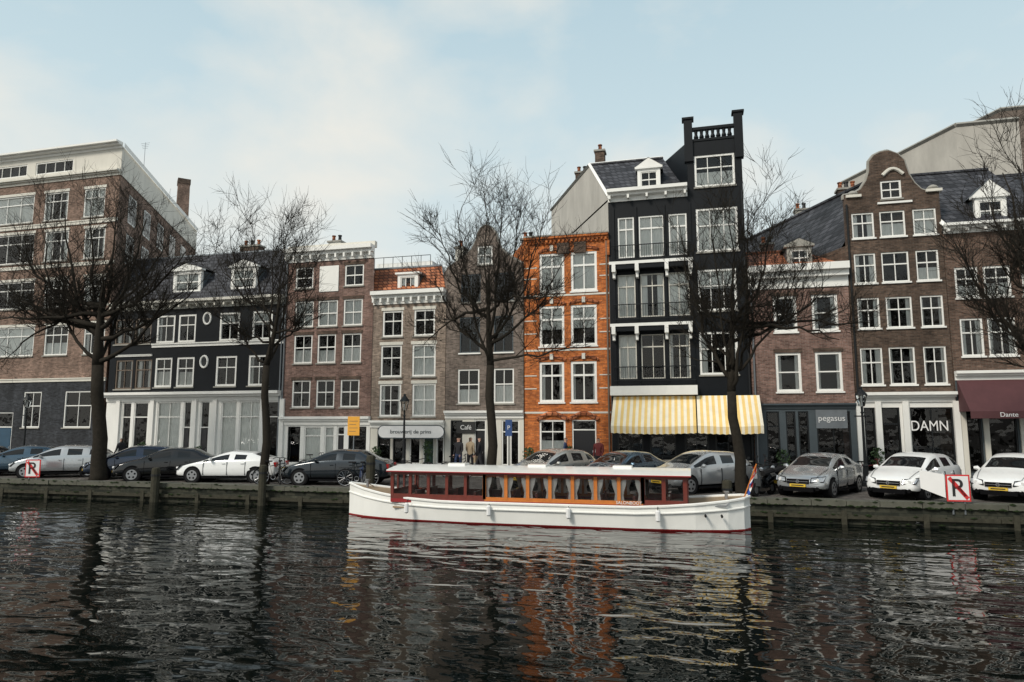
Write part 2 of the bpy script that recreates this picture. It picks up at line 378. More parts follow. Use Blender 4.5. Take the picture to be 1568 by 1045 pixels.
def shop_floor(H,ztop,items,mat='white',plinth=.35,y=650):
    for a,b2,k in items:
        x0,x1=H.X(a,y),H.X(b2,y)
        if k=='d': H.door(x0,x1,.02,ztop-.1)
        elif k=='g': H.door(x0,x1,.02,ztop-.1,'door_green')
        else: H.window(x0,x1,plinth+.1,ztop-.12,nx=(2 if x1-x0>1.3 else 1),hs=(.74,),frame='white' if k!='k' else 'dark_frame',curt=('full' if k=='c' else 'half' if k=='h' else None),sill=None,fw=.06)

# ---- corner building (left)
H=House('brick_corner_building',-190,172,pref=450,zpx=60,depth=17); H.sidemat='brick_corner'
zt=H.Z(240); zb=H.Z(282); zbase=H.Z(583); H.eave=zt-.05
for yt,yb in ((298,340),(357,402),(430,472),(500,545)):
    H.row(yt,yb,[(-150,-98),(-78,-28),(-10,52),(68,104),(128,160)],nx=3,hs=(.68,),curt='r',lintel='cream')
H.row(250,268,[(-150,-90),(-75,-20),(-10,42),(55,112)],nx=4,hs=(),sill=None)
H.row(600,655,[(-140,-100,),(-85,-40),(35,62),(98,140)],nx=2,hs=(.6,),curt=None)
H.door(H.X(-10,640),H.X(20,640),.02,3.2,'door_blue')
H.cornice(zb,zb+.35,.3,'cream'); H.cornice(zt-.12,zt+.25,.5,'white'); H.cornice(H.Z(350),H.Z(344),.08,'cream'); H.cornice(H.Z(412),H.Z(407),.06,'cream')
H.cornice(zbase-.1,zbase+.12,.1,'cream')
H.build([(0,zbase,'brick_slate'),(zbase,zb,'brick_corner'),(zb,zt,'cream')]); H.flat_roof(zt-.03)
def sidequad(yr0,yr1,z0,z1,off,mat):
    H.win.face([(H.x1+K*yr0+off,H.Y+yr0,z0),(H.x1+K*yr1+off,H.Y+yr1,z0),(H.x1+K*yr1+off,H.Y+yr1,z1),(H.x1+K*yr0+off,H.Y+yr0,z1)],mat)
sidequad(0,H.depth,zb,zt,.01,'cream'); sidequad(0,H.depth,zt-.1,zt+.2,.14,'white'); sidequad(0,H.depth,zb,zb+.3,.06,'cream')
for yt,yb in ((298,340),(357,402),(430,472)):
    for y0 in (1.5,4.2,7,9.8,12.6):
        z0,z1=H.Z(yb),H.Z(yt); sidequad(y0,y0+1.3,z0,z1,.03,'white'); sidequad(y0+.1,y0+.6,z0+.1,z1-.1,.04,'car_glass'); sidequad(y0+.7,y0+1.2,z0+.1,z1-.1,.04,'car_glass')
H.antenna(H.x1-1.2,3,zt,1.6)
H.done()
c=sv(277,360,30); t=sv(277,277,30)
m_=Mesh(); m_.tube([(c.x,30,0),(c.x,30,t.z)],[1.0,.72],'brick_corner',4); m_.tube([(c.x,30,t.z-.5),(c.x,30,t.z)],.8,'brick_dark',4)
m_.finish('brick_factory_chimney',None,(c.x,30,0))

# ---- wide black house
H=House('black_house',172,436,zpx=320); H.sidemat='brick_dark'
ze=H.Z(462); H.eave=ze
H.row(480,523,[(240,268),(273,300),(336,367),(386,417)],nx=2,hs=(.62,),curt='r',fw=.11)
H.row(546,592,[(237,263),(270,297),(330,362),(380,412)],nx=2,hs=(.62,),curt='r',fw=.11)
for r in ((483,523),(548,594)): H.row(r[0],r[1],[(177,203),(207,232)],nx=2,hs=(.65,),frame='brown_frame',curt='sides')
for (px,py) in ((318,488),(313,554)):
    x=H.X(px,py); z=H.Z(py); pts=[]
    for q in range(17):
        a=2*math.pi*q/16; pts.append((x+.24*math.cos(a),H.Y-.02,z+.33*math.sin(a)))
    H.trim.tube(pts,.06,'white',6,False); H.trim.face([(x+.22*math.cos(2*math.pi*q/16),H.Y-.012,z+.31*math.sin(2*math.pi*q/16)) for q in range(16)],'car_glass')
shop_floor(H,H.Z(612),[(186,200,'w'),(204,226,'w'),(240,276,'c'),(280,292,'d'),(306,320,'d'),(338,362,'c'),(366,400,'c'),(405,428,'w')])
for px in (181,233,298,329,402,432):
    x=H.X(px,650); H.trim.box(x-.13,x+.13,H.Y-.12,H.Y-.001,.12,H.Z(612),'white')
H.cornice(H.Z(614),H.Z(600),.45,'white'); H.cornice(H.Z(530),H.Z(524),.12,'white',x0=H.X(234,527)); H.cornice(H.Z(543),H.Z(540),.1,'white',x1=H.X(234,540))
H.cornice(ze-.35,ze+.12,.5,'cream',dent=.6)
H.build([(0,H.Z(612),'white'),(H.Z(612),ze,'black_paint')])
zr=sv(360,388,H.Y+2.6).z
H.side_roof(ze+.1,zr,2.6,'tile_grey','brick_dark',flat=True)
for a,b2 in ((266,308),(354,392)):
    H.dormer(H.X(a,425,.5),H.X(b2,425,.5),H.Z(447,yr=.5),H.Z(413,yr=.5),.5,2.6,ped=.35)
H.chimney(H.X(382,380,4),4,zr-.5,sv(382,378,H.Y+4).z,1.4,'brick_dark',3)
H.pipe(H.x1-.1,0.1,ze); H.antenna(H.X(430,380,3),3,zr,1.2)
H.done()

# ---- four-storey brick house
H=House('brick_house',436,571,zpx=500); H.sidemat='stucco'
ze=H.Z(392); H.eave=ze
H.row(408,440,[(453,480),(528,557)],nx=2,hs=(.5,),curt=None,lintel='brick_dark')
x0,x1=H.X(490,424),H.X(519,424); H.trim.box(x0,x1,H.Y-.04,H.Y-.001,H.Z(447),H.Z(408),'white')
H.row(460,500,[(452,480),(487,517),(526,555)],nx=2,hs=(.5,),curt='full',lintel='brick_dark')
H.row(512,556,[(450,478),(486,514),(524,553)],nx=2,hs=(.55,),curt='half',lintel='brick_dark')
H.row(582,624,[(447,475),(484,512),(521,550)],nx=2,hs=(.55,),curt=None,lintel='brick_dark')
shop_floor(H,H.Z(650),[(441,460,'k'),(466,492,'c'),(497,512,'c'),(516,528,'d'),(534,561,'k')],y=660)
H.cornice(H.Z(651),H.Z(638),.25,'white'); H.cornice(H.Z(400),H.Z(381),.5,'white',dent=.5)
H.trim.box(H.x0,H.x1,H.Y+.03,H.Y+.3,H.Z(383),H.Z(374),'cream')
H.build([(0,H.Z(650),'white'),(H.Z(650),ze,'brick_red')]); H.flat_roof(H.Z(384)); H.chimney(H.X(505,380,2),2.5,ze,H.Z(372,yr=2.5),.8,'cream',2)
H.pipe(H.x0+.05,.1,ze)
H.wall.face([H.P(H.x1,0,ze),H.P(H.x1,H.depth,ze),H.P(H.x1,H.depth,ze+.5),H.P(H.x1,0,ze+.5)],'white')
H.done()

# ---- pale brick house with red tiled attic
H=House('pale_brick_house',571,683); H.sidemat='brick_taupe'
ze=H.Z(458); H.eave=ze
H.row(475,515,[(586,617),(634,666)],nx=2,hs=(.6,),curt=None,fw=.09,lintel='cream')
H.row(528,577,[(583,615),(631,667,dict(curt='full'))],nx=2,hs=(.6,),curt=None,fw=.09,lintel='cream')
H.row(588,638,[(581,614),(631,667,dict(curt='full'))],nx=2,hs=(.5,),curt='sides',fw=.09,lintel='cream')
shop_floor(H,H.Z(652),[(578,598,'k'),(602,622,'k'),(627,644,'w'),(648,665,'g'),(668,680,'w')],y=670)
H.cornice(ze-.25,H.Z(446),.45,'white',dent=.45); H.cornice(H.Z(655),H.Z(644),.25,'white')
H.build([(0,H.Z(652),'cream'),(H.Z(652),ze,'brick_pale')])
zr=sv(625,410,H.Y+2.2).z
H.side_roof(ze+.2,zr,2.2,'tile_orange','stucco',flat=True)
H.dormer(H.X(609,430,.6),H.X(640,430,.6),H.Z(447,yr=.6),H.Z(420,yr=.6),.6,2,ped=0,nx=3,hs=())
a=sv(577,405,H.Y+5);b_=sv(662,405,H.Y+5); H.roof.box(a.x,b_.x,H.Y+5,H.Y+8,zr-.5,a.z,'white')
for i in range(7):
    x=a.x+(b_.x-a.x)*i/6; H.roof.tube([(x,H.Y+4.7,zr),(x,H.Y+4.7,a.z+.3)],.02,'iron',4)
H.roof.tube([(a.x,H.Y+4.7,a.z+.3),(b_.x,H.Y+4.7,a.z+.3)],.02,'iron',4)
z0,z1=H.Z(672,yr=-.7),H.Z(651,yr=-.7); xa,xb=H.X(578,660,-.7),H.X(681,660,-.7); r=(z1-z0)/2
def pill(y,k,mat):
    pts=[]
    for q in range(9):
        a=math.pi/2+math.pi*q/8; pts.append((xa+r+k*r*math.cos(a),y,z0+r+k*r*math.sin(a)))
    for q in range(9):
        a=-math.pi/2+math.pi*q/8; pts.append((xb-r+k*r*math.cos(a),y,z0+r+k*r*math.sin(a)))
    H.trim.face(pts,mat)
pill(H.Y-.7,1,'grey_paint'); pill(H.Y-.71,.86,'sign_white'); H.trim.box(xa+r,xb-r,H.Y-.69,H.Y-.1,z1-.12,z1-.06,'white')
text('sign_lettering','brouwerij de prins',.27,((xa+xb)/2,H.Y-.72,z0+r),'grey_paint',H.e,origin=H.o,xs=1.1)
H.done()

# ---- neck gable house
def gable(H,left,right):
    Lp=sorted([(sv(a,b2,H.Y).z,sv(a,b2,H.Y).x) for a,b2 in left]); Rp=sorted([(sv(a,b2,H.Y).z,sv(a,b2,H.Y).x) for a,b2 in right])
    zmax=min(Lp[-1][0],Rp[-1][0])
    def f(P,base):
        def g(z):
            if z<=P[0][0]: return base if z<P[0][0]-.001 else P[0][1]
            for (za,xa),(zb,xb) in zip(P,P[1:]):
                if z<=zb: return xa+(xb-xa)*(z-za)/max(1e-6,zb-za)
            return P[-1][1]
        return g
    zs=[p[0] for p in Lp+Rp if p[0]<=zmax]
    ct=(f(Lp,H.x0),f(Rp,H.x1))
    zz=sorted(zs); 
    for fn in ct:
        H.trim.tube([(fn(z),H.Y+.14,z) for z in zz]+[((ct[0](zmax)+ct[1](zmax))/2,H.Y+.14,zmax+.03)],.10,'stone',6)
    return ct,zs,zmax
H=House('neck_gable_house',683,802); H.sidemat='brick_taupe'
ct,zs,zm=gable(H,[(686,410),(697,402),(710,394),(722,382),(729,368),(731,358),(736,349),(742,345)],[(800,404),(790,398),(776,390),(766,380),(761,368),(759,358),(752,349),(743.5,345)])
ze=min(zs); H.eave=ze
H.row(377,405,[(731,754)],nx=2,hs=(.5,),curt='full')
H.row(419,462,[(706,736),(757,787)],nx=2,hs=(.55,),curt=None,frame='grey_paint',fw=.06)
H.row(485,540,[(704,735),(756,786)],nx=2,hs=(.55,),frame='grey_paint',fw=.06,sill='white')
H.row(565,618,[(701,734),(756,787)],nx=2,hs=(.55,),curt='half')
shop_floor(H,H.Z(640),[(690,708,'k'),(726,744,'d'),(748,760,'w'),(768,778,'w'),(781,795,'w')],y=660)
H.cornice(H.Z(641),H.Z(629),.25,'white')
H.build([(0,H.Z(640),'cream'),(H.Z(640),zm,'brick_taupe')],ct,zs)
H.front_roof(ze,H.Z(362),(H.x0+H.x1)/2,'tile_grey','brick_taupe')
xx=H.X(714,650); H.trim.box(xx-.5,xx+.5,H.Y-.06,H.Y-.03,H.Z(664),H.Z(646),'sign_black'); text('sign_lettering','Café',.32,(xx,H.Y-.07,H.Z(655)),'sign_white',H.e,origin=H.o)
H.chimney(H.x0+.25,1.2,ze-1,H.Z(378,yr=1.2),.45,'cream',1); H.chimney(H.x1-.3,2,ze-1,H.Z(372,yr=2),.6,'brick_dark',2)
H.done()

# ---- orange brick house
H=House('orange_brick_house',803,934); H.sidemat='brick_orange'
ze=H.Z(362); H.eave=ze-.1
cols=[(826,864),(874,914)]
for yt,yb,cu in ((387,447,'full'),(468,530,'blind'),(554,616,'sides')):
    H.row(yt,yb,cols,nx=2,hs=(.66,),curt=cu,fw=.12,sill='white',bar=.06)
    for a,b2 in cols:
        x0,x1=H.X(a,yt)-.08,H.X(b2,yt)+.08; z=H.Z(yt)+.03; n=8
        pts=[(x0+(x1-x0)*i/n,H.Y-.02,z+.16*math.sin(math.pi*i/n)+.05) for i in range(n+1)]
        H.trim.tube(pts,.075,'tile_orange',5); xm=(x0+x1)/2
        H.trim.box(xm-.08,xm+.08,H.Y-.11,H.Y-.0,z+.08,z+.36,'cream')
for py in (452,536,632,408,425,490,510,575,595):
    z=H.Z(py); w=.045 if py in(452,536,632) else .025
    segs=[(H.x0,H.x1)] if py in (452,536,632) else [(H.x0,H.X(822,py)),(H.X(918,py),H.x1)]
    for a,b2 in segs: H.trim.box(a,b2,H.Y-.02-w*.1,H.Y-.001,z-w,z+w,'cream')
H.window(H.X(826,660),H.X(866,660),.75,H.Z(643),nx=2,hs=(.7,),curt='half',fw=.09)
H.door(H.X(876,660),H.X(913,660),.12,H.Z(643),'door_dark')
for a,b2 in ((824,868),(874,915)):
    x0,x1=H.X(a,640)-.05,H.X(b2,640)+.05; z=H.Z(643)
    H.trim.tube([(x0+(x1-x0)*i/10,H.Y-.03,z+.3*math.sin(math.pi*i/10)) for i in range(11)],.11,'tile_orange',5)
H.cornice(ze-.35,ze,.22,'brick_orange',dent=.22); H.trim.box(H.x0-.01,H.x1+.01,H.Y-.24,H.Y+.3,ze,ze+.07,'stone')
for px in (806,930):
    x=H.X(px,400); H.trim.box(x-.12,x+.12,H.Y-.1,H.Y-.0,H.Z(395),ze-.36,'brick_orange')
for a in (862,888):
    x=H.X(a,370); H.trim.box(x-.3,x+.3,H.Y-.12,H.Y,ze-.9,ze-.355,'brick_dark')
H.build([(0,ze,'brick_orange')]); H.flat_roof(ze-.12); H.pipe(H.x1-.1,.1,ze-.4,'brown_frame')
H.done()

# ---- tall black house with stair tower and awnings
H=House('tall_black_house',934,1147,zpx=1000); H.sidemat='stucco'
ze=H.Z(303); xt=H.X(1054,300); H.eave=ze
H.row(330,393,[(946,971),(978,1017),(1024,1052)],nx=2,hs=(.7,),curt='full',fw=.07,sill=None,bar=.045)
H.zpx=1098; H.row(318,385,[(1066,1130,dict(nx=3))],hs=(.6,),curt='full',fw=.1)
H.row(412,476,[(1069,1128,dict(nx=3))],hs=(.6,),curt='blind',fw=.1); H.row(508,574,[(1071,1130,dict(nx=3))],hs=(.6,),curt='sides',fw=.1); H.zpx=1000
H.row(419,485,[(946,973,dict(curt='full')),(981,1017,dict(curt='sides')),(1024,1056,dict(curt='full'))],nx=2,hs=(.72,),fw=.05,frame='cream',sill=None)
H.row(512,580,[(948,975,dict(curt='full')),(982,1018,dict(curt=None)),(1025,1057,dict(curt='sides'))],nx=2,hs=(.72,),fw=.05,frame='cream',sill=None)
ztow=H.Z(214,1098)
tz0,tz1=H.Z(285,1098),H.Z(236,1098); tx0,tx1=H.X(1063,260),H.X(1125,260)
H.window(tx0,tx1,tz0,tz1,nx=3,hs=(.6,),curt='half',fw=.1)
H.holes_t=[H.holes[-1]]; H.holes=H.holes[:-1]
H.row(640,700,[(945,985),(995,1035),(1048,1085),(1095,1135)],nx=2,hs=(.75,),frame='dark_frame',sill=None)
H.build([(0,ze,'black_paint')])
W=H.wall; hx0,hx1,hz0,hz1=H.holes_t[0]; Y=H.Y
for a,b2,c0,c1 in ((xt,H.x1,ze,hz0),(xt,hx0,hz0,hz1),(hx1,H.x1,hz0,hz1),(xt,H.x1,hz1,ztow)):
    W.face([(a,Y,c0),(b2,Y,c0),(b2,Y,c1),(a,Y,c1)],'black_paint')
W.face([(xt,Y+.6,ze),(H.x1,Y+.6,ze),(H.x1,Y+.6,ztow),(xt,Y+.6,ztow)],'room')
for x in (xt,H.x1): W.face([(x,Y,ze),(x+K*3.2,Y+3.2,ze),(x+K*3.2,Y+3.2,ztow),(x,Y,ztow)],'stucco' if x==H.x1 else 'black_paint')
W.face([(xt+K*3.2,Y+3.2,ze),(H.x1+K*3.2,Y+3.2,ze),(H.x1+K*3.2,Y+3.2,ztow),(xt+K*3.2,Y+3.2,ztow)],'stucco')
W.face([(xt,Y,ztow),(H.x1,Y,ztow),(H.x1+K*3.2,Y+3.2,ztow),(xt+K*3.2,Y+3.2,ztow)],'zinc')
zp=H.Z(193,1098); zpt=H.Z(180,1098)
H.trim.box(xt,H.x1,Y-.04,Y+.2,ztow,ztow+.12,'black_paint'); H.trim.box(xt,H.x1,Y-.04,Y+.2,zp-.12,zp+.02,'black_paint')
H.trim.box(xt-.12,xt+.28,Y-.12,Y+.26,ztow-1,zpt,'black_paint'); H.trim.box(H.x1-.3,H.x1+.1,Y-.12,Y+.26,ztow-1,zpt+.1,'black_paint')
H.trim.box(xt-.2,xt+.36,Y-.18,Y+.32,zpt,zpt+.1,'black_paint'); H.trim.box(H.x1-.38,H.x1+.18,Y-.18,Y+.32,zpt+.1,zpt+.2,'black_paint')
for i in range(7):
    x=xt+.45+(H.x1-xt-.95)*i/6; H.trim.lathe((x,Y+.08,ztow+.12),[(.07,0),(.12,.1),(.07,.25),(.09,zp-ztow-.24)],'black_paint',8)
zr=sv(940,250,Y+2.4).z
zbk=sv(857,322,Y+9.5).z
H.side_roof(ze+.1,zr,2.4,'tile_grey','stucco',x1=xt-.02,back=9.5,zb=zbk)
H.roof.face([H.P(xt,3.2,ze+.1),H.P(H.x1,3.2,ze+.1),H.P(H.x1,12,ze+.1),H.P(xt,12,ze+.1)],'zinc')
H.trim.tube([H.P(H.x0-.03,-.3,ze+.05),H.P(H.x0-.03,2.4,zr+.05)],.1,'white',4); H.trim.tube([H.P(H.x0,2.4,zr+.05),H.P(xt,2.4,zr+.05)],.08,'white',4)
H.trim.tube([H.P(H.x0-.03,2.4,zr+.05),H.P(H.x0-.03,9.5,zbk+.05)],.09,'stone',4)
H.dormer(H.X(976,270,.5),H.X(1011,270,.5),H.Z(290,yr=.5),H.Z(258,yr=.5),.5,2.4,ped=.45)
H.cornice(ze-.08,H.Z(289),.5,'white',x1=xt-.05,dent=.8)
H.chimney(H.X(918,240,2.6),2.6,zr-1,H.Z(232,918,2.6),.5,'brick_dark',1); H.chimney(H.X(890,275,6),6,ze,H.Z(265,890,6),.7,'brick_dark',2)
for py in (404,499):
    z=H.Z(py); xa,xb=H.x0+.05,H.X(1061,py)
    H.trim.box(xa,xb,Y-.55,Y-.01,z-.06,z+.08,'white'); H.trim.box(xa+.05,xb-.05,Y-.5,Y-.012,z-.28,z-.062,'black_paint')
    for px in (941,976,1021,1057):
        x=H.X(px,py); H.trim.box(x-.09,x+.09,Y-.57,Y-.015,z-.42,z-.063,'white'); H.trim.box(x-.06,x+.06,Y-.4,Y-.017,z-.7,z-.42,'white')
for px in (941,976,1020,1060):
    x=H.X(px,450); H.trim.box(x-.05,x+.05,Y-.06,Y-.003,H.Z(590),ze-.4,'black_paint')
for py0,py1 in ((375,397),(466,488),(562,583)):
    za,zb_=H.Z(py1),H.Z(py0); xa,xb=H.x0+.15,H.X(1060,390)
    H.trim.tube([(xa,Y-.2,zb_),(xb,Y-.2,zb_)],.025,'iron',5); H.trim.tube([(xa,Y-.2,za),(xb,Y-.2,za)],.02,'iron',5)
    n=34
    for i in range(n+1):
        x=xa+(xb-xa)*i/n; H.trim.tube([(x,Y-.2,za),(x,Y-.2,zb_)],.008,'iron',4)
H.trim.box(H.x0+.02,H.X(1068,600),Y-.7,Y-.01,H.Z(606),H.Z(592),'white')
for pa,pb in ((935,1066),(1068,1169)):
    yb=-1.7; zt_=H.Z(607,yr=-.3)
    xa,xb=H.X(pa,640,yb),H.X(pb,640,yb); zl=H.Z(652,1050,yb); zv=H.Z(664,1050,yb); n=int((xb-xa)/.13)
    for i in range(n):
        x=xa+(xb-xa)*i/n; x2=xa+(xb-xa)*(i+1)/n; mt='awning_yellow' if i%2 else 'awning_cream'
        sag=lambda q:-.05*math.sin(math.pi*q/n)
        H.trim.face([(x,Y-.3,zt_),(x2,Y-.3,zt_),(x2,Y+yb,zl+sag(i+1)),(x,Y+yb,zl+sag(i))],mt)
        H.trim.face([(x,Y+yb,zl+sag(i)),(x2,Y+yb,zl+sag(i+1)),(x2,Y+yb+.03,zv+sag(i+1)+(.03 if i%2 else 0)),(x,Y+yb+.03,zv+sag(i)+(0 if i%2 else .03))],mt)
    for x in (xa,xb): H.trim.face([(x,Y-.3,zt_),(x,Y+yb,zl),(x,Y-.3,zl)],'awning_cream')
    for x in (xa+.1,xb-.1): H.trim.tube([(x,Y-.1,zl-.1),(x,Y+yb+.03,zl-.02)],.03,'iron',5)
H.pipe(H.x1-.08,.1,ze,'iron')
H.done()

# ---- pinkish brick house with grey shop
H=House('red_brick_shop_house',1148,1303); H.sidemat='brick_red'
ze=H.Z(438); H.eave=ze
H.row(453,508,[(1184,1220),(1243,1283)],nx=1,hs=(.5,),curt='sides',fw=.11,sill='white',lintel='brick_dark')
H.row(540,600,[(1188,1227),(1249,1290)],nx=1,hs=(.5,),curt='sides',fw=.11,sill='white',lintel='brick_dark')
shop_floor(H,H.Z(626),[(1175,1195,'k'),(1205,1220,'k'),(1224,1240,'k'),(1252,1304,'k')],y=680)
H.cornice(H.Z(626),H.Z(618),.2,'grey_paint'); H.cornice(ze-.1,H.Z(407),.5,'white')
xa,xb=H.X(1249,642),H.X(1297,642); H.trim.box(xa,xb,Y-.05,Y-.003,H.Z(656),H.Z(628),'zinc'); text('sign_lettering','pegasus',.36,((xa+xb)/2,Y-.07,H.Z(641)),'sign_white',H.e,origin=H.o)
H.build([(0,H.Z(620),'grey_paint'),(H.Z(620),ze,'brick_red')])
zr=sv(1225,385,Y+3).z
H.side_roof(H.Z(409),zr,3,'tile_orange','brick_red')
H.dormer(H.X(1205,388,.8),H.X(1243,388,.8),H.Z(411,yr=.8),H.Z(378,yr=.8),.8,2.5,mat='stone',ped=.3,roofm='tile_grey')
H.chimney(H.X(1175,380,4),4,ze,H.Z(375,1175,4),.6,'brick_red',2); H.pipe(H.x0+.1,.1,ze)
H.done()

# ---- bell gable house
H=House('bell_gable_house',1304,1454,zpx=1370); H.sidemat='brick_dark'
ct,zs,zm=gable(H,[(1292,299),(1306,297),(1318,290),(1327,276),(1331,262),(1331,247),(1338,238),(1348,233),(1357,231)],[(1438,294),(1426,294),(1411,290),(1400,280),(1391,266),(1387,255),(1384,245),(1375,236),(1361,231)])
ze=min(zs); H.eave=H.Z(372)
H.row(276,304,[(1348,1380)],nx=2,hs=(.5,),curt=None)
H.row(323,362,[(1304,1338),(1347,1386),(1398,1434)],nx=2,hs=(.6,),curt='r',fw=.06,sill='white')
H.row(386,432,[(1308,1341),(1350,1392),(1403,1438)],nx=2,hs=(.6,),curt='r',fw=.06,sill='white')
H.row(455,502,[(1313,1347),(1357,1397),(1410,1445)],nx=2,hs=(.6,),curt='sides',fw=.06,sill='white')
H.row(532,589,[(1318,1352),(1362,1402),(1415,1450)],nx=2,hs=(.6,),curt='sides',fw=.06,sill='white')
shop_floor(H,H.Z(620),[(1325,1342,'k'),(1350,1380,'k'),(1396,1462,'k')],y=670)
for px in (1317,1346,1388,1466):
    x=H.X(px,660); H.trim.box(x-.12,x+.12,Y-.12,Y-.001,.12,H.Z(615),'white')
H.cornice(H.Z(616),H.Z(601),.35,'white')
text('shop_lettering','DAMN',.62,(H.X(1423,653),Y-.02,H.Z(653)),'sign_white',H.e,origin=H.o,xs=.8)
for a,b2 in ((1300,1312),(1423,1436)):
    x=(H.X(a,297)+H.X(b2,297))/2; H.trim.box(x-.32,x+.32,Y-.12,Y+.38,ze+.02,ze+.14,'cream'); H.trim.lathe((x,Y+.1,ze+.14),[(.2,0),(.24,.08),(.16,.18),(.08,.22)],'stone',10)
x=H.X(1366,262); n=9; H.trim.tube([(x-.42+.84*i/n,Y-.05,H.Z(268)+.28*math.sin(math.pi*i/n)) for i in range(n+1)],.08,'cream',6)
H.trim.box(x-.7,x+.7,Y-.08,Y-.001,H.Z(312),H.Z(309),'white')
H.build([(0,H.Z(615),'white'),(H.Z(615),zm,'brick_dark')],ct,zs)
H.front_roof(H.Z(372),H.Z(262),(H.x0+H.x1)/2,'tile_grey','brick_dark')
H.chimney(H.X(1298,290,3.5),3.5,ze-3,H.Z(290,1300,3.5),.9,'brick_dark',3); H.pipe(H.x0+.06,.1,ze-.3,'iron')
H.chimney(H.X(1228,330,9),9,ze-5,H.Z(322,1228,9),.7,'stone',2)
H.done()

# ---- right house with big white dormer and maroon awning
H=House('brick_house',1455,1640,zpx=1510); H.sidemat='brick_brown'
ze=H.Z(355); H.eave=ze
H.row(408,455,[(1462,1498),(1506,1548),(1565,1600)],nx=2,hs=(.62,),curt='half',fw=.09,sill='white')
H.row(487,545,[(1471,1506),(1513,1556),(1575,1612)],nx=2,hs=(.62,),curt='sides',fw=.07,sill='white')
shop_floor(H,H.Z(600),[(1482,1505,'k'),(1515,1560,'k'),(1575,1620,'k')],y=680)
for px in (1476,1510,1566):
    x=H.X(px,660); H.trim.box(x-.1,x+.1,Y-.08,Y-.001,.12,H.Z(600),'cream')
H.cornice(H.Z(582),H.Z(568),.3,'white'); H.cornice(ze,H.Z(342),.5,'white',dent=.7)
H.build([(0,H.Z(575),'grey_paint'),(H.Z(575),ze,'brick_brown')])
zr=sv(1490,262,Y+2.8).z
H.side_roof(ze+.25,zr,2.8,'tile_grey','stucco')
H.trim.tube([H.P(H.x0,-.1,ze+.35),H.P(H.x0,2.8,zr+.05)],.12,'white',4)
H.dormer(H.X(1492,310,.4),H.X(1541,310,.4),H.Z(342,yr=.4),H.Z(303,yr=.4),.4,2.6,ped=.7)
xa,xb=H.X(1484,610,-1.3),H.X(1640,610,-1.3); zt_=H.Z(582,yr=-.1); zl=H.Z(630,yr=-1.3); zv=H.Z(641,yr=-1.3)
H.trim.face([(xa,Y-.1,zt_),(xb,Y-.1,zt_),(xb,Y-1.3,zl),(xa,Y-1.3,zl)],'awning_maroon'); H.trim.face([(xa,Y-1.3,zl),(xb,Y-1.3,zl),(xb,Y-1.3,zv),(xa,Y-1.3,zv)],'awning_maroon')
H.trim.face([(xa,Y-.1,zt_),(xa,Y-1.3,zl),(xa,Y-.1,zl)],'awning_maroon')
text('awning_lettering','Dante',.26,(H.X(1545,636,-1.3),Y-1.31,(zl+zv)/2),'sign_white',H.e,origin=H.o)
H.done()
H=House('brick_house',1641,1850,zpx=1700); H.sidemat='brick_dark'; ze=H.Z(330); H.eave=ze
for r_ in ((370,415),(440,490),(520,580)): H.row(r_[0],r_[1],[(1660,1700),(1720,1760),(1780,1820)],nx=2,hs=(.6,),curt='r')
H.cornice(ze-.1,ze+.4,.4,'white'); H.build([(0,ze,'brick_dark')]); H.side_roof(ze+.3,ze+3,3,'tile_grey','brick_dark'); H.done()

# ---- grey blocks behind the right houses
def block(name,pa,pb,py,Y2,dep,mat,h2=None):
    a,b2=sv(pa,py,Y2),sv(pb,py,Y2); m_=Mesh(); o=(a.x,Y2,0)
    x0,x1,z=a.x,b2.x,a.z
    P=lambda x,y,zz:(x+K*y,Y2+y,zz)
    z2=h2 if h2 else z
    m_.face([P(x0,0,0),P(x1,0,0),P(x1,0,z),P(x0,0,z)],mat); m_.face([P(x0,0,0),P(x0,0,z),P(x0,dep,z2),P(x0,dep,0)],mat)
    m_.face([P(x1,0,0),P(x1,dep,0),P(x1,dep,z2),P(x1,0,z)],mat); m_.face([P(x0,dep,0),P(x1,dep,0),P(x1,dep,z2),P(x0,dep,z2)],mat)
    m_.face([P(x0,0,z),P(x1,0,z),P(x1,dep,z2),P(x0,dep,z2)],'zinc')
    m_.tube([P(x0,0,z),P(x1,0,z)],.15,'stone',4); m_.tube([P(x0,0,z),P(x0,dep,z2)],.15,'stone',4)
    for i in range(3):
        x=x0+(x1-x0)*(.2+.3*i); m_.box(x-.5,x+.5,Y2+3,Y2+4,z,z+.8,'zinc')
    m_.finish(name,None,o)
block('grey_rendered_building',1463,1560,192,20,9,'stucco')
block('grey_rendered_building',1532,1700,168,26,6,'brick_taupe')

# ------------------------------------------------------------------ ground, quay, water
g=Mesh(); g.face([(-600,.4,-.06),(600,.4,-.06),(600,900,-.06),(-600,900,-.06)],'paving'); g.finish('ground')
g=Mesh(); g.face([(-600,-900,-.06),(600,-900,-.06),(600,-25.6,-.06),(-600,-25.6,-.06)],'paving'); g.finish('ground')
g=Mesh(); g.face([(-160,.45,0),(160,.45,0),(160,6.9,0),(-160,6.9,0)],'paving'); g.finish('road')
g=Mesh(); g.box(-160,160,6.9,7.05,-.05,.125,'stone'); g.box(-160,160,7.05,8.75,-.05,.12,'paving'); g.finish('pavement')
g=Mesh(); g.face([(-600,-25.4,ZW),(600,-25.4,ZW),(600,.2,ZW),(-600,.2,ZW)],'water'); g.finish('water')
g=Mesh(); g.box(-200,200,.03,.5,-2,-.14,'quay_brick')
x=-70
while x<50:
    l=U(.9,1.5); g.box(x,x+l-.018,-.05+U(-.018,.018),.52,-.14,.04+U(-.02,.02),'coping'); x+=l
g.box(-200,-70,-.05,.52,-.14,.04,'coping'); g.box(50,200,-.05,.52,-.14,.04,'coping')
x=-70
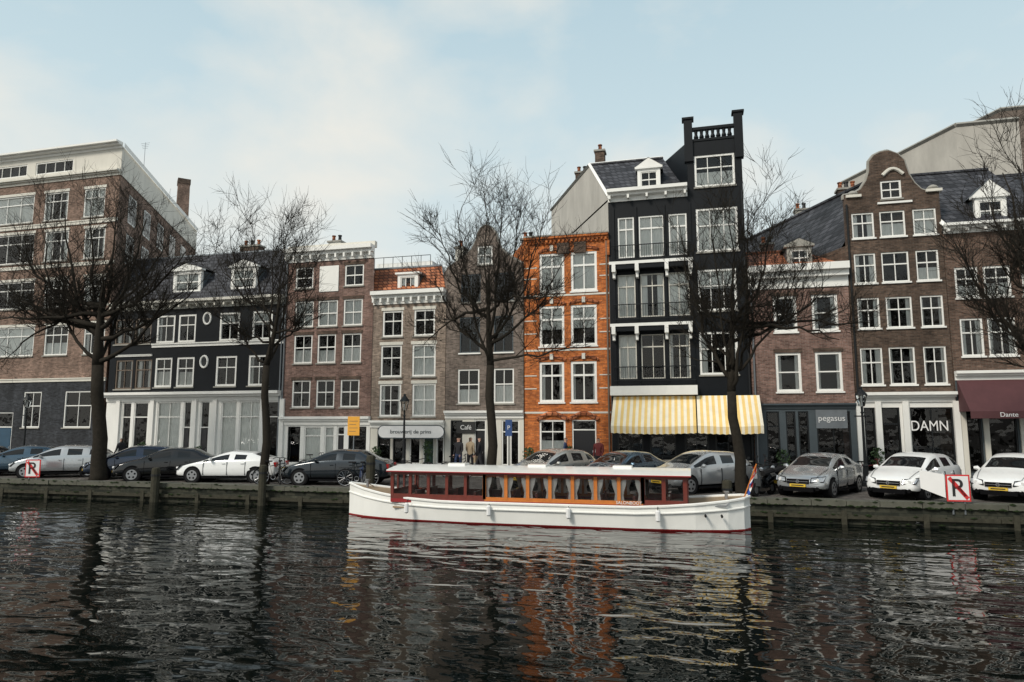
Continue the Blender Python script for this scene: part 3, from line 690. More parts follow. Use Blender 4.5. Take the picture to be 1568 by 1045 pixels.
while x<50:
    l=U(2.5,5); dz=U(-.015,.015); g.box(x,x+l-.02,-.12+U(-.01,.01),.029,-.52+dz,-.40+dz,'wood_post'); x+=l
x=-60
while x<40: g.box(x,x+.16,-.16,-.131,-1.2,-.3+U(-.05,.05),'wood_post'); x+=U(2.2,2.8)
for i in range(900):
    x=U(-45,32); z=random.choice([-.14,-.14,.03,-.40,-.64])+U(-.02,.02); y={True:-.06,False:.0}[z>-.3]
    if z<-.3 and z>-.5: y=-.13
    r=U(.02,.07)
    g.tube([(x-r*1.5,y,z),(x,y-.012,z+.01),(x+r*1.6,y,z)],[.005,r*.5,.005],'moss',5)
g.finish('quay_wall')
g=Mesh(); g.box(-200,200,-25.9,-25.4,-2,0,'quay_brick'); g.finish('quay_wall')

for px,pt,r in ((238,716,.17),(402,712,.15),(567,697,.17),(1113,735,.16)):
    yy=-.32; b2=sv(px,740,yy); zt=sv(px,pt,yy).z; g=Mesh()
    g.tube([(b2.x,yy,-2),(b2.x,yy,zt-.12),(b2.x,yy,zt-.03),(b2.x,yy,zt)],[r,r,r*.9,r*.5],'wood_post',10)
    g.tube([(b2.x,yy,zt-.35),(b2.x,yy,zt-.27)],r*1.08,'iron',10); g.finish('mooring_post',None,(b2.x,yy,-.7),smooth=False)

# ------------------------------------------------------------------ trees
def bez(a,c,b2,n):
    return [a*(1-t)**2+c*2*t*(1-t)+b2*t*t for t in [i/n for i in range(n+1)]]
def twig(g,p,d,l,r,lev):
    n=4 if lev<3 else 3; pts=[p]; dd=d.copy()
    for i in range(n):
        dd=(dd+Vector((U(-1,1),U(-1,1),U(-.7,1)))*.24).normalized(); pts.append(pts[-1]+dd*l/n)
    g.tube(pts,[r*(1-.7*i/n) for i in range(n+1)],'bark',5 if lev<2 else 3,False)
    if lev<3:
        k={1:8,2:5}[lev]
        for j in range(k):
            t=U(.15,1); i=min(n-1,int(t*n)); q=pts[i].lerp(pts[i+1],t*n-i) if t<1 else pts[-1]
            side=Vector((U(-1,1),U(-1,1),U(-.5,1))); nd=(dd*.7+side*.75).normalized()
            twig(g,q,nd,l*U(.45,.75),max(.008,r*.48),lev+1)
def tree(Y2,base,fork,targets,r0,dens=11,seed=1):
    random.seed(seed)
    b2=sv(base[0],base[1],Y2); b2.z=0; f=sv(fork[0],fork[1],Y2); g=Mesh()
    top=sv(fork[2],fork[3],Y2)
    tr=[b2+Vector((0,0,-.1)),b2+Vector((0,0,.2)),b2.lerp(f,.15),b2.lerp(f,.35)+Vector((.07,.05,0)),b2.lerp(f,.55)+Vector((.03,.02,0)),b2.lerp(f,.75)+Vector((-.05,0,0)),f]
    g.tube(tr,[r0*1.5,r0*1.15,r0*1.03,r0*.98,r0*.9,r0*.86,r0*.8],'bark',12)
    lead=bez(f,f.lerp(top,.5)+Vector((U(-.25,.25),U(-.2,.2),0)),top,6); g.tube(lead,[r0*.8-(r0*.58)*i/6 for i in range(7)],'bark',8)
    for i,t in enumerate(targets):
        px,py=t[0],t[1]; e=sv(px,py,Y2+U(-1.6,1.6)); 
        s_=t[2] if len(t)>2 else U(0,.75)
        k=s_*6; j=min(5,int(k)); st=lead[j].lerp(lead[j+1],k-j)
        dz=e-st; c_=st+Vector((dz.x*.65,dz.y*.6,dz.z*.22+.1*U(-1,2)))
        pts=bez(st,c_,e,9)
        for q in range(1,9): pts[q]+=Vector((U(-1,1),U(-1,1),U(-1,1)))*.1
        ra=r0*U(.32,.45); g.tube(pts,[ra*(1-.82*(q/9)**.8) for q in range(10)],'bark',6)
        L_=dz.length
        for q in range(dens):
            u=U(.2,1); k=u*9; j=min(8,int(k)); p=pts[j].lerp(pts[j+1],k-j); d=(pts[j+1]-pts[j]).normalized()
            nd=(d*.6+Vector((U(-1,1),U(-1,1),U(-.3,1.1)))*.8).normalized()
            twig(g,p,nd,min(2.0,L_*U(.18,.38)),max(.015,ra*(1-.8*u)*.45),1)
    g.finish('bare_tree',None,b2,smooth=True)
tree(1.0,(152,720),(150,560,160,430),[(8,440),(25,375),(62,345),(100,330),(140,315),(180,318),(225,335),(285,385),(262,450),(15,545),(-5,490),(300,440),(205,370),(90,400),(45,470),(255,370)],.31,12,3)
tree(.9,(405,715),(408,560,430,450),[(330,385),(352,352),(385,345),(420,352),(455,372),(485,425),(478,490),(355,450),(328,470),(440,330)],.17,10,5)
tree(.9,(752,715),(751,560,748,420),[(672,350),(700,322),(742,298),(768,315),(792,342),(832,335),(856,460),(672,440),(862,400),(655,520),(905,530),(700,400),(800,400)],.19,10,8)
tree(.9,(1136,752),(1120,600,1122,450),[(1040,345),(1062,400),(1090,320),(1118,300),(1145,322),(1185,330),(1218,415),(1262,440),(1335,495),(1285,520),(1050,450),(1165,380)],.19,10,12)
tree(.9,(1655,760),(1650,600,1640,440),[(1462,372),(1490,410),(1515,310),(1535,265),(1560,255),(1480,450),(1530,400),(1600,300),(1550,520),(1680,330),(1720,420)],.26,11,15)
random.seed(21)

# ------------------------------------------------------------------ cars
def car(col,px,Y2,hd,style='hatch',base=735,name='parked_car'):
    p=sv(px,base,Y2); ang=math.atan2(-hd[1],-hd[0]); e=empty(name,(p.x,Y2,0),ang)
    #        x    half  bot  belt  top  roofhalf
    if style=='hatch': st=[(0,.60,.30,.56,.60,.5),(.10,.78,.22,.68,.70,.62),(.55,.86,.2,.84,.90,.68),(1.0,.875,.2,.93,1.0,.70),(1.72,.88,.2,.97,1.42,.60),(2.2,.88,.2,.98,1.49,.60),(2.3,.88,.2,.98,1.495,.60),(3.15,.88,.2,1.0,1.46,.58),(3.28,.88,.2,1.01,1.45,.58),(3.75,.86,.2,1.03,1.36,.55),(4.05,.82,.22,.98,1.06,.62),(4.18,.74,.3,.7,.78,.6)]; wx=(.78,3.35)
    elif style=='coupe': st=[(0,.60,.28,.5,.54,.5),(.12,.78,.2,.62,.65,.62),(.65,.86,.18,.78,.83,.68),(1.25,.875,.18,.88,.93,.70),(2.0,.88,.18,.92,1.28,.56),(2.4,.88,.18,.93,1.33,.56),(2.5,.88,.18,.93,1.33,.56),(3.2,.88,.18,.96,1.28,.54),(3.3,.88,.18,.97,1.26,.54),(3.95,.86,.18,.97,1.02,.58),(4.3,.80,.2,.92,.97,.6),(4.42,.72,.3,.66,.72,.6)]; wx=(.85,3.55)
    else: st=[(0,.60,.30,.54,.58,.5),(.12,.80,.22,.68,.71,.62),(.6,.87,.2,.83,.88,.7),(1.15,.885,.2,.92,.98,.72),(1.85,.89,.2,.96,1.38,.60),(2.4,.89,.2,.97,1.44,.60),(2.5,.89,.2,.97,1.44,.60),(3.2,.89,.2,.99,1.40,.58),(3.3,.89,.2,1.0,1.38,.58),(3.85,.88,.2,1.0,1.05,.62),(4.35,.84,.22,.97,1.02,.64),(4.5,.76,.3,.66,.74,.6)]; wx=(.85,3.6)
    Lc=st[-1][0]; B_=Mesh(); n=len(st); rings=[]
    for (x,w,zb,zbelt,zt,rh) in st:
        gh=zt-zbelt>.15
        hlf=[(w*.8,zb),(w*.97,zb+.1),(w*1.01,zb+(zbelt-zb)*.45),(w*.975,zbelt-.09),(w*.955,zbelt)]
        if gh: hlf+=[(rh+.07,zt-.1),(rh-.02,zt-.025),(rh*.5,zt)]
        else: hlf+=[(w*.88,zbelt+(zt-zbelt)*.4),(w*.78,zbelt+(zt-zbelt)*.75),(w*.4,zt)]
        ring=[(x-Lc/2,-a,b2) for a,b2 in hlf]+[(x-Lc/2,0,zt+.012)]+[(x-Lc/2,a,b2) for a,b2 in reversed(hlf)]
        k=len(B_.v); B_.v+=ring; rings.append(k)
    nr=17
    for i in range(n-1):
        gA=st[i][4]-st[i][3]>.15; gB=st[i+1][4]-st[i+1][3]>.15
        for j in range(nr):
            j2=(j+1)%nr; mt=col
            if j==nr-1: mt='under'
            jj=j if j<8 else 15-j
            if jj==0: mt='under'
            if (gA or gB):
                thin=st[i+1][0]-st[i][0]<.2
                if jj==4 and not thin and not(st[i][0]>3.2 and not gB): mt='car_glass'
                if jj in(6,7) and gA!=gB: mt='car_glass'
            B_.f.append((rings[i]+j,rings[i+1]+j,rings[i+1]+j2,rings[i]+j2)); B_.m.append(B_.mi(mt))
    B_.f.append(tuple(rings[0]+j for j in range(nr))); B_.m.append(B_.mi(col))
    B_.f.append(tuple(rings[-1]+j for j in reversed(range(nr)))); B_.m.append(B_.mi(col))
    B_.finish('body',e,smooth=True,subsurf=2)
    D=Mesh(); h=Lc/2
    def cyl(x,y0,y1,z,r,mat,nn=20): D.tube([(x,y0,z),(x,y1,z)],r,mat,nn)
    for wxx in wx:
        for sgn in (-1,1):
            x=wxx-h; cyl(x,sgn*.6,sgn*.876,.33,.375,'under'); cyl(x,sgn*.66,sgn*.885,.315,.315,'rubber'); cyl(x,sgn*.7,sgn*.892,.315,.215,'rim')
            for q in range(5):
                a=2*math.pi*q/5+.3; cx,cz=x+.13*math.cos(a),.315+.13*math.sin(a); D.tube([(cx,sgn*.88,cz),(cx,sgn*.896,cz)],.045,'under',6)
    nose=lambda y:-h-.01+.16*max(0,(abs(y)-.30)/.45)**1.5
    for sgn in (-1,1):
        pa=[(nose(.40)-.012,sgn*.40,.53),(nose(.74)-.01,sgn*.79,.56),(nose(.74)+.17,sgn*.825,.73),(nose(.42)+.05,sgn*.43,.675)]
        D.face([(q[0]-.004,q[1],q[2]) for q in pa][::sgn],'headlamp'); D.tube([(nose(.62)-.04,sgn*.62,.61),(nose(.62)+.03,sgn*.62,.62)],.05,'sign_white',10)
        D.tube([pa[0],pa[1],pa[2],pa[3],pa[0]],.018,'under',4)
        D.tube([(nose(.58)-.03,sgn*.60,.33),(nose(.58)+.1,sgn*.60,.33)],.07,'under',8)
        D.tube([(-h+.12,sgn*.60,.725),(st[2][0]-h,sgn*.66,st[2][4]-.005),(st[3][0]-h,sgn*.70,st[3][4]-.01)],.007,'under',4)
        D.tube([(st[3][0]-h+.05,sgn*.1,st[3][4]+.03),(st[3][0]-h+.22,sgn*.5,st[3][4]+.10)],.010,'under',4)
        D.box(h-.13,h-.02,min(sgn*.5,sgn*.76),max(sgn*.5,sgn*.76),.68,.86,'taillamp')
        xm=st[3][0]-h+.35; D.tube([(xm,sgn*.84,.95),(xm+.03,sgn*.93,.99),(xm+.03,sgn*1.03,.99)],[.03,.075,.05],col,8)
        for xx in (1.3,2.32,3.1): D.box(xx-h,xx-h+.012,sgn*.86 if sgn>0 else -.890,.890 if sgn>0 else -.86,.32,.88,'under')
        for xx in (2.1,2.9): D.box(xx-h,xx-h+.14,sgn*.87 if sgn>0 else -.897,.897 if sgn>0 else -.87,.8,.83,col)
        D.box(wx[0]-h+.42,wx[1]-h-.42,.8 if sgn>0 else -.886,.886 if sgn>0 else -.8,.19,.26,'under')
    D.box(-h-.030,-h+.1,-.36,.36,.49,.63,'under'); D.box(-h-.036,-h+.1,-.34,.34,.553,.567,'rim'); D.ring((-h-.04,0,.56),.045,.012,'rim',axis='x',n=12)
    D.box(-h-.022,-h+.1,-.50,.50,.23,.37,'under')
    D.box(-h-.045,-h+.05,-.26,.26,.385,.475,'yellow_plate'); D.box(h-.05,h+.02,-.26,.26,.5,.6,'yellow_plate')
    D.box(-h-.048,-h,-.2,.2,.412,.448,'sign_black')
    D.finish('wheels_and_lights',e)
    return e
car('car_slate',38,2.8,(-.8,-.6),'sedan',720); car('car_silver',98,2.2,(-.86,-.5),'hatch',722)
car('car_blue',208,2.6,(-.8,-.6),'hatch',728); car('car_black',262,1.9,(-.85,-.52),'sedan',728)
car('car_white',356,1.9,(-.97,-.22),'coupe',730); car('car_dark',520,1.9,(-.98,-.2),'sedan',735)
car('car_beige',846,2.8,(-.5,-.86),'hatch',740); car('car_slate',955,2.9,(-.5,-.86),'sedan',745)
car('car_silver',1072,2.5,(-.72,-.7),'hatch',748); car('car_silver',1258,2.7,(-.47,-.88),'sedan',750)
car('car_white',1402,2.5,(-.6,-.8),'hatch',755); car('car_white',1560,2.6,(-.58,-.81),'hatch',760); car('car_grey',-60,2.5,(-.85,-.5),'hatch',720)

# ------------------------------------------------------------------ salon boat
by=-1.75; xb0=sv(536,760,by).x; xb1=sv(1148,780,by).x; LB=xb1-xb0
e=empty('canal_saloon_boat',(xb0,by,ZW))
def hw(t):
    pts=[(0,.03),(.02,.22),(.06,.55),(.12,.86),(.2,1.1),(.35,1.28),(.75,1.28),(.88,1.12),(.95,.86),(.985,.55),(1,.12)]
    for (a,p),(b2,q) in zip(pts,pts[1:]):
        if t<=b2: return p+(q-p)*(t-a)/(b2-a)
    return .1
def sheer(t): return -.05+.42*max(0,1-t/.3)**1.8+.30*max(0,(t-.72)/.28)**1.7
hull=Mesh(); ts=[0,.01,.02,.04,.06,.09,.12,.16,.2,.28,.35,.5,.65,.75,.82,.88,.92,.95,.97,.985,1]; rr=[]
for t in ts:
    w=hw(t); zs_=sheer(t); x=xb0+LB*t
    hlf=[(0,ZW-.5),(w*.7,ZW-.35),(w*.9,ZW-.02),(w*.93,ZW+.045),(w*.99,ZW+(zs_-ZW)*.72),(w*1.0,ZW+(zs_-ZW)*.76),(w,zs_)]
    k=len(hull.v); hull.v+=[(x,by-a,z) for a,z in hlf]+[(x,by+a,z) for a,z in hlf]; rr.append(k)
for i in range(len(ts)-1):
    for j in range(6):
        mt=['boat_red','boat_red','boat_red','boat_white','boat_white','boat_white'][j]
        for off in (0,7):
            a=rr[i]+off+j; b2=rr[i+1]+off+j
            hull.f.append((a,b2,b2+1,a+1) if off==0 else (a,a+1,b2+1,b2)); hull.m.append(hull.mi(mt))
    a=rr[i];b2=rr[i+1]; hull.f.append((a+6,b2+6,b2+13,a+13)); hull.m.append(hull.mi('deck'))
for k in (rr[0],rr[-1]):
    hull.f.append((k,k+1,k+2,k+3,k+4,k+5,k+6,k+13,k+12,k+11,k+10,k+9,k+8)); hull.m.append(hull.mi('boat_white'))
hull.finish('hull',e,(xb0,by,ZW))
tr=Mesh()
for s_ in (-1,1):
    tr.tube([(xb0+LB*t,by+s_*(hw(t)+.01),sheer(t)+.02) for t in ts],.045,'boat_white',6)
    tr.tube([(xb0+LB*t,by+s_*(hw(t)+.015),ZW+(sheer(t)-ZW)*.74) for t in ts],.03,'boat_white',6)
xc0=sv(600,730,by-1.05).x; xc1=sv(1052,745,by-1.05).x; yn=by-1.08; yf=by+1.08; zc=.02; zr_=.90
xA=sv(742,740,yn).x; xB=sv(984,750,yn).x
for y_ in (yn,yf):
    s_=-1 if y_==yn else 1
    y0,y1=(y_-.03,y_+.03)
    tr.box(xc0,xc1,y0,y1,-.10,zc,'boat_red'); tr.box(xA,xB,y0-.004,y1+.004,zc,zc+.12,'varnish'); tr.box(xc0,xA,y0-.002,y1+.002,zc,zc+.16,'mahogany'); tr.box(xB,xc1,y0-.002,y1+.002,zc,zc+.16,'mahogany')
    tr.box(xc0,xc1,y0,y1,zr_-.1,zr_,'mahogany')
    def posts(a,b2,n,mt,w):
        for i in range(n+1):
            x=a+(b2-a)*i/n; tr.box(x-w/2,x+w/2,y0-.01,y1+.01,zc+.05,zr_-.05,mt)
    posts(xc0+.05,xA,5,'mahogany',.10); posts(xB,xc1-.06,2,'mahogany',.12)
    n=7; posts(xA,xB,n,'varnish',.11)
    for i in range(n):
        xa=xA+(xB-xA)*i/n+.05; xb=xA+(xB-xA)*(i+1)/n-.05; yy=y_-s_*.05; w=xb-xa
        tr.face([(xa,y_-s_*.0,zr_-.1),(xb,y_,zr_-.1),(xb,y_,zr_-.2),(xb-w*.12,y_,zr_-.13),(xa+w*.12,y_,zr_-.13),(xa,y_,zr_-.2)],'varnish')
        tr.face([(xa,yy,zr_-.08),(xa+w*.30,yy,zr_-.08),(xa+w*.26,yy,zr_-.3),(xa+w*.12,yy,zc+.32),(xa+w*.17,yy,zc+.1),(xa,yy,zc+.1)],'curtain')
        tr.face([(xb,yy,zr_-.08),(xb-w*.30,yy,zr_-.08),(xb-w*.26,yy,zr_-.3),(xb-w*.12,yy,zc+.32),(xb-w*.17,yy,zc+.1),(xb,yy,zc+.1)],'curtain')
    tr.face([(xc0,y_,zc+.1),(xc1,y_,zc+.1),(xc1,y_,zr_-.08),(xc0,y_,zr_-.08)],'boat_glass')
for x in (xc0,xc1):
    tr.box(x-.03,x+.03,yn+.03,yf-.03,-.1,.3,'mahogany')
    for q in range(5):
        y_=yn+.05+(yf-yn-.1)*q/4; tr.box(x-.032,x+.032,y_-.04,y_+.04,.3,zr_-.1,'mahogany')
    tr.box(x-.034,x+.034,yn+.03,yf-.03,zr_-.12,zr_-.01,'mahogany')
tr.box(xc0+.05,xc1-.05,yn+.04,yf-.04,-.3,-.25,'deck')
for i in range(9):
    x=xc0+.8+(xc1-xc0-1.4)*i/8; tr.box(x,x+.08,yn+.12,by-.25,-.25,.28,'mahogany'); tr.box(x,x+.08,by+.25,yf-.12,-.25,.28,'mahogany'); tr.box(x-.4,x,by-.8,by-.25,.02,.06,'deck')
rf=Mesh(); Y0,Y1=by-1.28,by+1.28; n=8
for a,b2 in ((xc0-.1,xc1+.12),):
    for q in range(n):
        ya=Y0+(Y1-Y0)*q/n; yb=Y0+(Y1-Y0)*(q+1)/n; za=zr_+.06+.12*math.cos((ya-by)/1.28*math.pi/2); zb=zr_+.06+.12*math.cos((yb-by)/1.28*math.pi/2)
        rf.face([(a,ya,za),(b2,ya,za),(b2,yb,zb),(a,yb,zb)],'boat_white'); rf.face([(a,ya,zr_+.001),(a,yb,zr_+.001),(b2,yb,zr_+.001),(b2,ya,zr_+.001)],'varnish')
        for x in (a,b2): rf.face([(x,ya,zr_),(x,yb,zr_),(x,yb,zb),(x,ya,za)],'boat_white')
    for y_ in (Y0,Y1): rf.face([(a,y_,zr_),(b2,y_,zr_),(b2,y_,zr_+.06),(a,y_,zr_+.06)],'boat_white'); rf.tube([(a,y_,zr_+.01),(b2,y_,zr_+.01)],.022,'boat_red',5)
for i in range(3):
    x=xc0+2+(xc1-xc0-4)*i/2; rf.box(x-.3,x+.3,by-.25,by+.25,zr_+.17,zr_+.24,'boat_white')
rf.finish('roof',e,(xb0,by,ZW))
for px in (622,748,870,1007):
    x=sv(px,780,by-1.4).x; tr.tube([(x,by-1.38,-.42),(x,by-1.38,-.38),(x,by-1.38,-.12),(x,by-1.38,-.08)],[.03,.075,.075,.03],'sign_white',8); tr.tube([(x,by-1.36,-.08),(x,by-1.25,.02)],.012,'rubber',4)
tr.tube([(xc1+.02,by-.9,.0),(xc1+1.1,by-.95,.05),(xc1+1.2,by-.9,.12)],.03,'rim',6)
for px in (1080,1105):
    x=sv(px,780,by-1.2).x; tr.tube([(x,by-1.0,-.22),(x,by-1.32,-.22)],.035,'rubber',8)
tr.lathe((xb0+LB*.05,by,sheer(.05)),[(.05,0),(.05,.22),(.09,.24),(.09,.28)],'rim',8)
tr.lathe((xb0+LB*.95,by,sheer(.95)),[(.05,0),(.05,.18),(.09,.2),(.09,.24)],'rim',8)
tr.tube(bez(Vector((xb0+LB*.05,by,sheer(.05)+.15)),Vector((xb0+.9,-.9,.0)),Vector((sv(567,740,-.3).x,-.3,.25)),8),.015,'deck',4)
tr.tube(bez(Vector((xb0+LB*.95,by,sheer(.95)+.15)),Vector((xb1-.6,-.9,.0)),Vector((sv(1113,740,-.3).x,-.3,.2)),8),.015,'deck',4)
fx=xb1-.1; tr.tube([(fx-.1,by,.1),(fx+.35,by,1.25)],.02,'varnish',6)
tr.finish('cabin_and_fittings',e,(xb0,by,ZW))
fl=Mesh()
for j,mt in enumerate(('sign_red','sign_white','flag_blue')):
    for i in range(7):
        def fp(u,v):
            return (fx+.33-.10*v-.13*u+.05*math.sin(u*7),by+.06*math.sin(u*9+v),1.18-.24*v-.55*u)
        u0,u1=i/7,(i+1)/7; v0,v1=j*.5,(j+1)*.5
        fl.face([fp(u0,v0),fp(u1,v0),fp(u1,v1),fp(u0,v1)],mt)
fl.finish('flag',e,(xb0,by,ZW))
text('name_board','SALONBOOT',.13,(sv(963,758,yn).x,yn-.05,zc+.06),'sign_white',e,origin=(xb0,by,ZW))

# ------------------------------------------------------------------ street furniture
def lamp(px,py,Y2,ptop):
    b2=sv(px,py,Y2); zt=sv(px,ptop,Y2).z; g=Mesh(); c=(b2.x,Y2,0)
    g.lathe(c,[(.17,0),(.17,.15),(.12,.2),(.10,.75),(.12,.8),(.07,.9),(.055,1.6),(.045,zt-1.1),(.07,zt-1.05),(.04,zt-1.0),(.05,zt-.8)],'iron',10)
    g.tube([(b2.x-.3,Y2,zt-1.2),(b2.x+.3,Y2,zt-1.2)],.025,'iron',6)
    g.lathe(c,[(.10,zt-.8),(.2,zt-.35)],'glass',6); g.tube([(b2.x,Y2,zt-.78),(b2.x,Y2,zt-.5)],.035,'sign_white',6)
    for q in range(6):
        a=math.pi/3*q; g.tube([(b2.x+.105*math.cos(a),Y2+.105*math.sin(a),zt-.8),(b2.x+.21*math.cos(a),Y2+.21*math.sin(a),zt-.35)],.014,'iron',4)
    g.lathe(c,[(.25,zt-.36),(.22,zt-.3),(.1,zt-.15),(.06,zt-.1),(.07,zt-.05),(.01,zt)],'iron',8)
    g.finish('street_lamp',None,c)
lamp(618,705,5.8,603); lamp(1326,730,6.2,592); lamp(36,690,5.8,603)
def post_sign(name,px,y0,y1,w,Y2,mat,letter=None):
    a,b2=sv(px,y0,Y2),sv(px,y1,Y2); g=Mesh(); e2=empty(name,(a.x,Y2,0)); o=(a.x,Y2,0)
    g.tube([(a.x,Y2+.04,0),(a.x,Y2+.04,a.z)],.03,'zinc',6); g.box(a.x-w/2,a.x+w/2,Y2-.012,Y2+.008,b2.z,a.z,mat)
    if not letter:
        for k in range(4):
            z=b2.z+(a.z-b2.z)*(.2+.18*k); g.box(a.x-w*.36,a.x+w*(.36 if k%2 else .2),Y2-.016,Y2-.0125,z,z+.02,'brown_frame')
    g.finish('plate_and_post',e2,o)
    if letter: text('lettering',letter,.26,(a.x,Y2-.02,(a.z+b2.z)/2),'sign_white',e2,origin=o)
post_sign('orange_notice_sign',542,638,667,.56,2.6,'sign_orange'); post_sign('parking_sign',779,643,668,.3,4.5,'sign_blue','P')
def rsign(px,y0,y1,Y2,rz,extra=False):
    a,b2=sv(px,y0,Y2),sv(px,y1,Y2); e2=empty('no_mooring_sign',(a.x,Y2,0),rz); g=Mesh(); h=a.z-b2.z; z0=b2.z; w=h*.42
    g.box(-w,w,-.02,.0,z0,z0+h,'sign_red'); g.box(-w+.045,w-.045,-.026,-.0201,z0+.045,z0+h-.045,'sign_white')
    g.face([(-w+.05,-.04,z0+h-.13),(-w+.13,-.04,z0+h-.05),(w-.05,-.04,z0+.13),(w-.13,-.04,z0+.05)],'sign_red')
    for x in (-w*.5,w*.5): g.tube([(x,.03,-.3),(x,.03,z0+h*.7)],.03,'zinc',6)
    if extra: 
        g.face([(-w-.02,.0,z0+h),(-w-.02,0,z0+.1),(-w-.55,.45,z0+.35),(-w-.55,.45,z0+h+.1)],'sign_white')
    g.finish('board',e2); text('lettering','R',h*.95,(0,-.032,z0+h*.48),'sign_black',e2)
rsign(1465,727,768,-.02,.1,True); rsign(52,704,731,.1,.3)

def bike(px,Y2,rz,mat='iron'):
    p=sv(px,735,Y2); e2=empty('bicycle',(p.x,Y2,0),rz); g=Mesh()
    for x in (-.52,.52):
        g.ring((x,0,.34),.33,.018,'rubber',n=20); g.ring((x,0,.34),.3,.008,'rim',n=20)
        for q in range(6):
            a=math.pi*q/6; g.tube([(x-.3*math.cos(a),0,.34-.3*math.sin(a)),(x+.3*math.cos(a),0,.34+.3*math.sin(a))],.004,'rim',3)
    T=lambda *p,r=.018:g.tube(p,r,mat,5)
    T((-.52,0,.34),(-.05,0,.3),(-.2,0,.82),(-.52,0,.34)); T((-.05,0,.3),(.4,0,.78)); T((-.18,0,.75),(.38,0,.86)); T((.52,0,.34),(.40,0,.78),(.36,0,1.05))
    T((.36,-.28,1.02),(.40,-.15,1.07),(.36,0,1.05),(.40,.15,1.07),(.36,.28,1.02),r=.014); T((-.2,0,.8),(-.23,0,.93))
    g.box(-.38,-.1,-.07,.07,.93,.98,'rubber'); g.ring((-.05,0,.3),.09,.012,'rim',n=12); g.box(-.75,-.35,-.06,.06,.72,.74,mat)
    T((-.52,0,.69),(-.75,0,.62),(-.87,0,.4),r=.02)
    g.finish('frame_and_wheels',e2)
bike(420,.9,.5); bike(548,1.0,.2); bike(556,1.3,1.9,'cloth_blue'); bike(428,1.3,2.2); bike(1190,6.6,.1); bike(700,6.6,.15)
bike(1330,6.5,.1,'cloth_red'); bike(640,6.6,.1); bike(480,6.6,.1)
def scooter(px,Y2,rz):
    p=sv(px,745,Y2); e2=empty('motor_scooter',(p.x,Y2,0),rz); g=Mesh()
    for x in (-.6,.62): g.tube([(x,-.06,.24),(x,.06,.24)],.24,'rubber',16); g.tube([(x,-.065,.24),(x,.065,.24)],.13,'rim',12)
    g.tube([(.62,0,.24),(.5,0,.7),(.42,0,1.0)],[.03,.05,.04],'iron',8); g.tube([(.4,-.33,1.05),(.42,0,1.0),(.4,.33,1.05)],.02,'rubber',6)
    g.tube([(.50,0,.35),(.48,0,.6),(.44,0,.95)],[.2,.19,.1],'car_black',10); g.tube([(.45,0,.3),(0,0,.26),(-.3,0,.3)],[.14,.15,.16],'car_black',8)
    g.tube([(-.15,0,.45),(-.4,0,.58),(-.75,0,.62),(-.9,0,.66)],[.14,.2,.18,.07],'car_black',10); g.tube([(-.05,0,.74),(-.4,0,.78),(-.8,0,.82)],[.09,.13,.1],'rubber',8)
    g.lathe((.58,0,.86),[(.08,-.05),(.09,.02),(.03,.08)],'headlamp',8); g.tube([(-.88,-.02,.58),(-.93,-.02,.58)],.06,'taillamp',8)
    for s_ in(-1,1): g.tube([(.4,s_*.25,1.05),(.36,s_*.33,1.25)],.012,'iron',4); g.tube([(.35,s_*.33,1.25),(.34,s_*.33,1.33)],.05,'iron',6)
    g.box(-.97,-.94,-.1,.1,.36,.5,'yellow_plate'); g.finish('body_and_wheels',e2,smooth=False)
scooter(1168,1.4,-2.1); scooter(1182,2.4,-2.3); scooter(1190,3.6,-1.9)

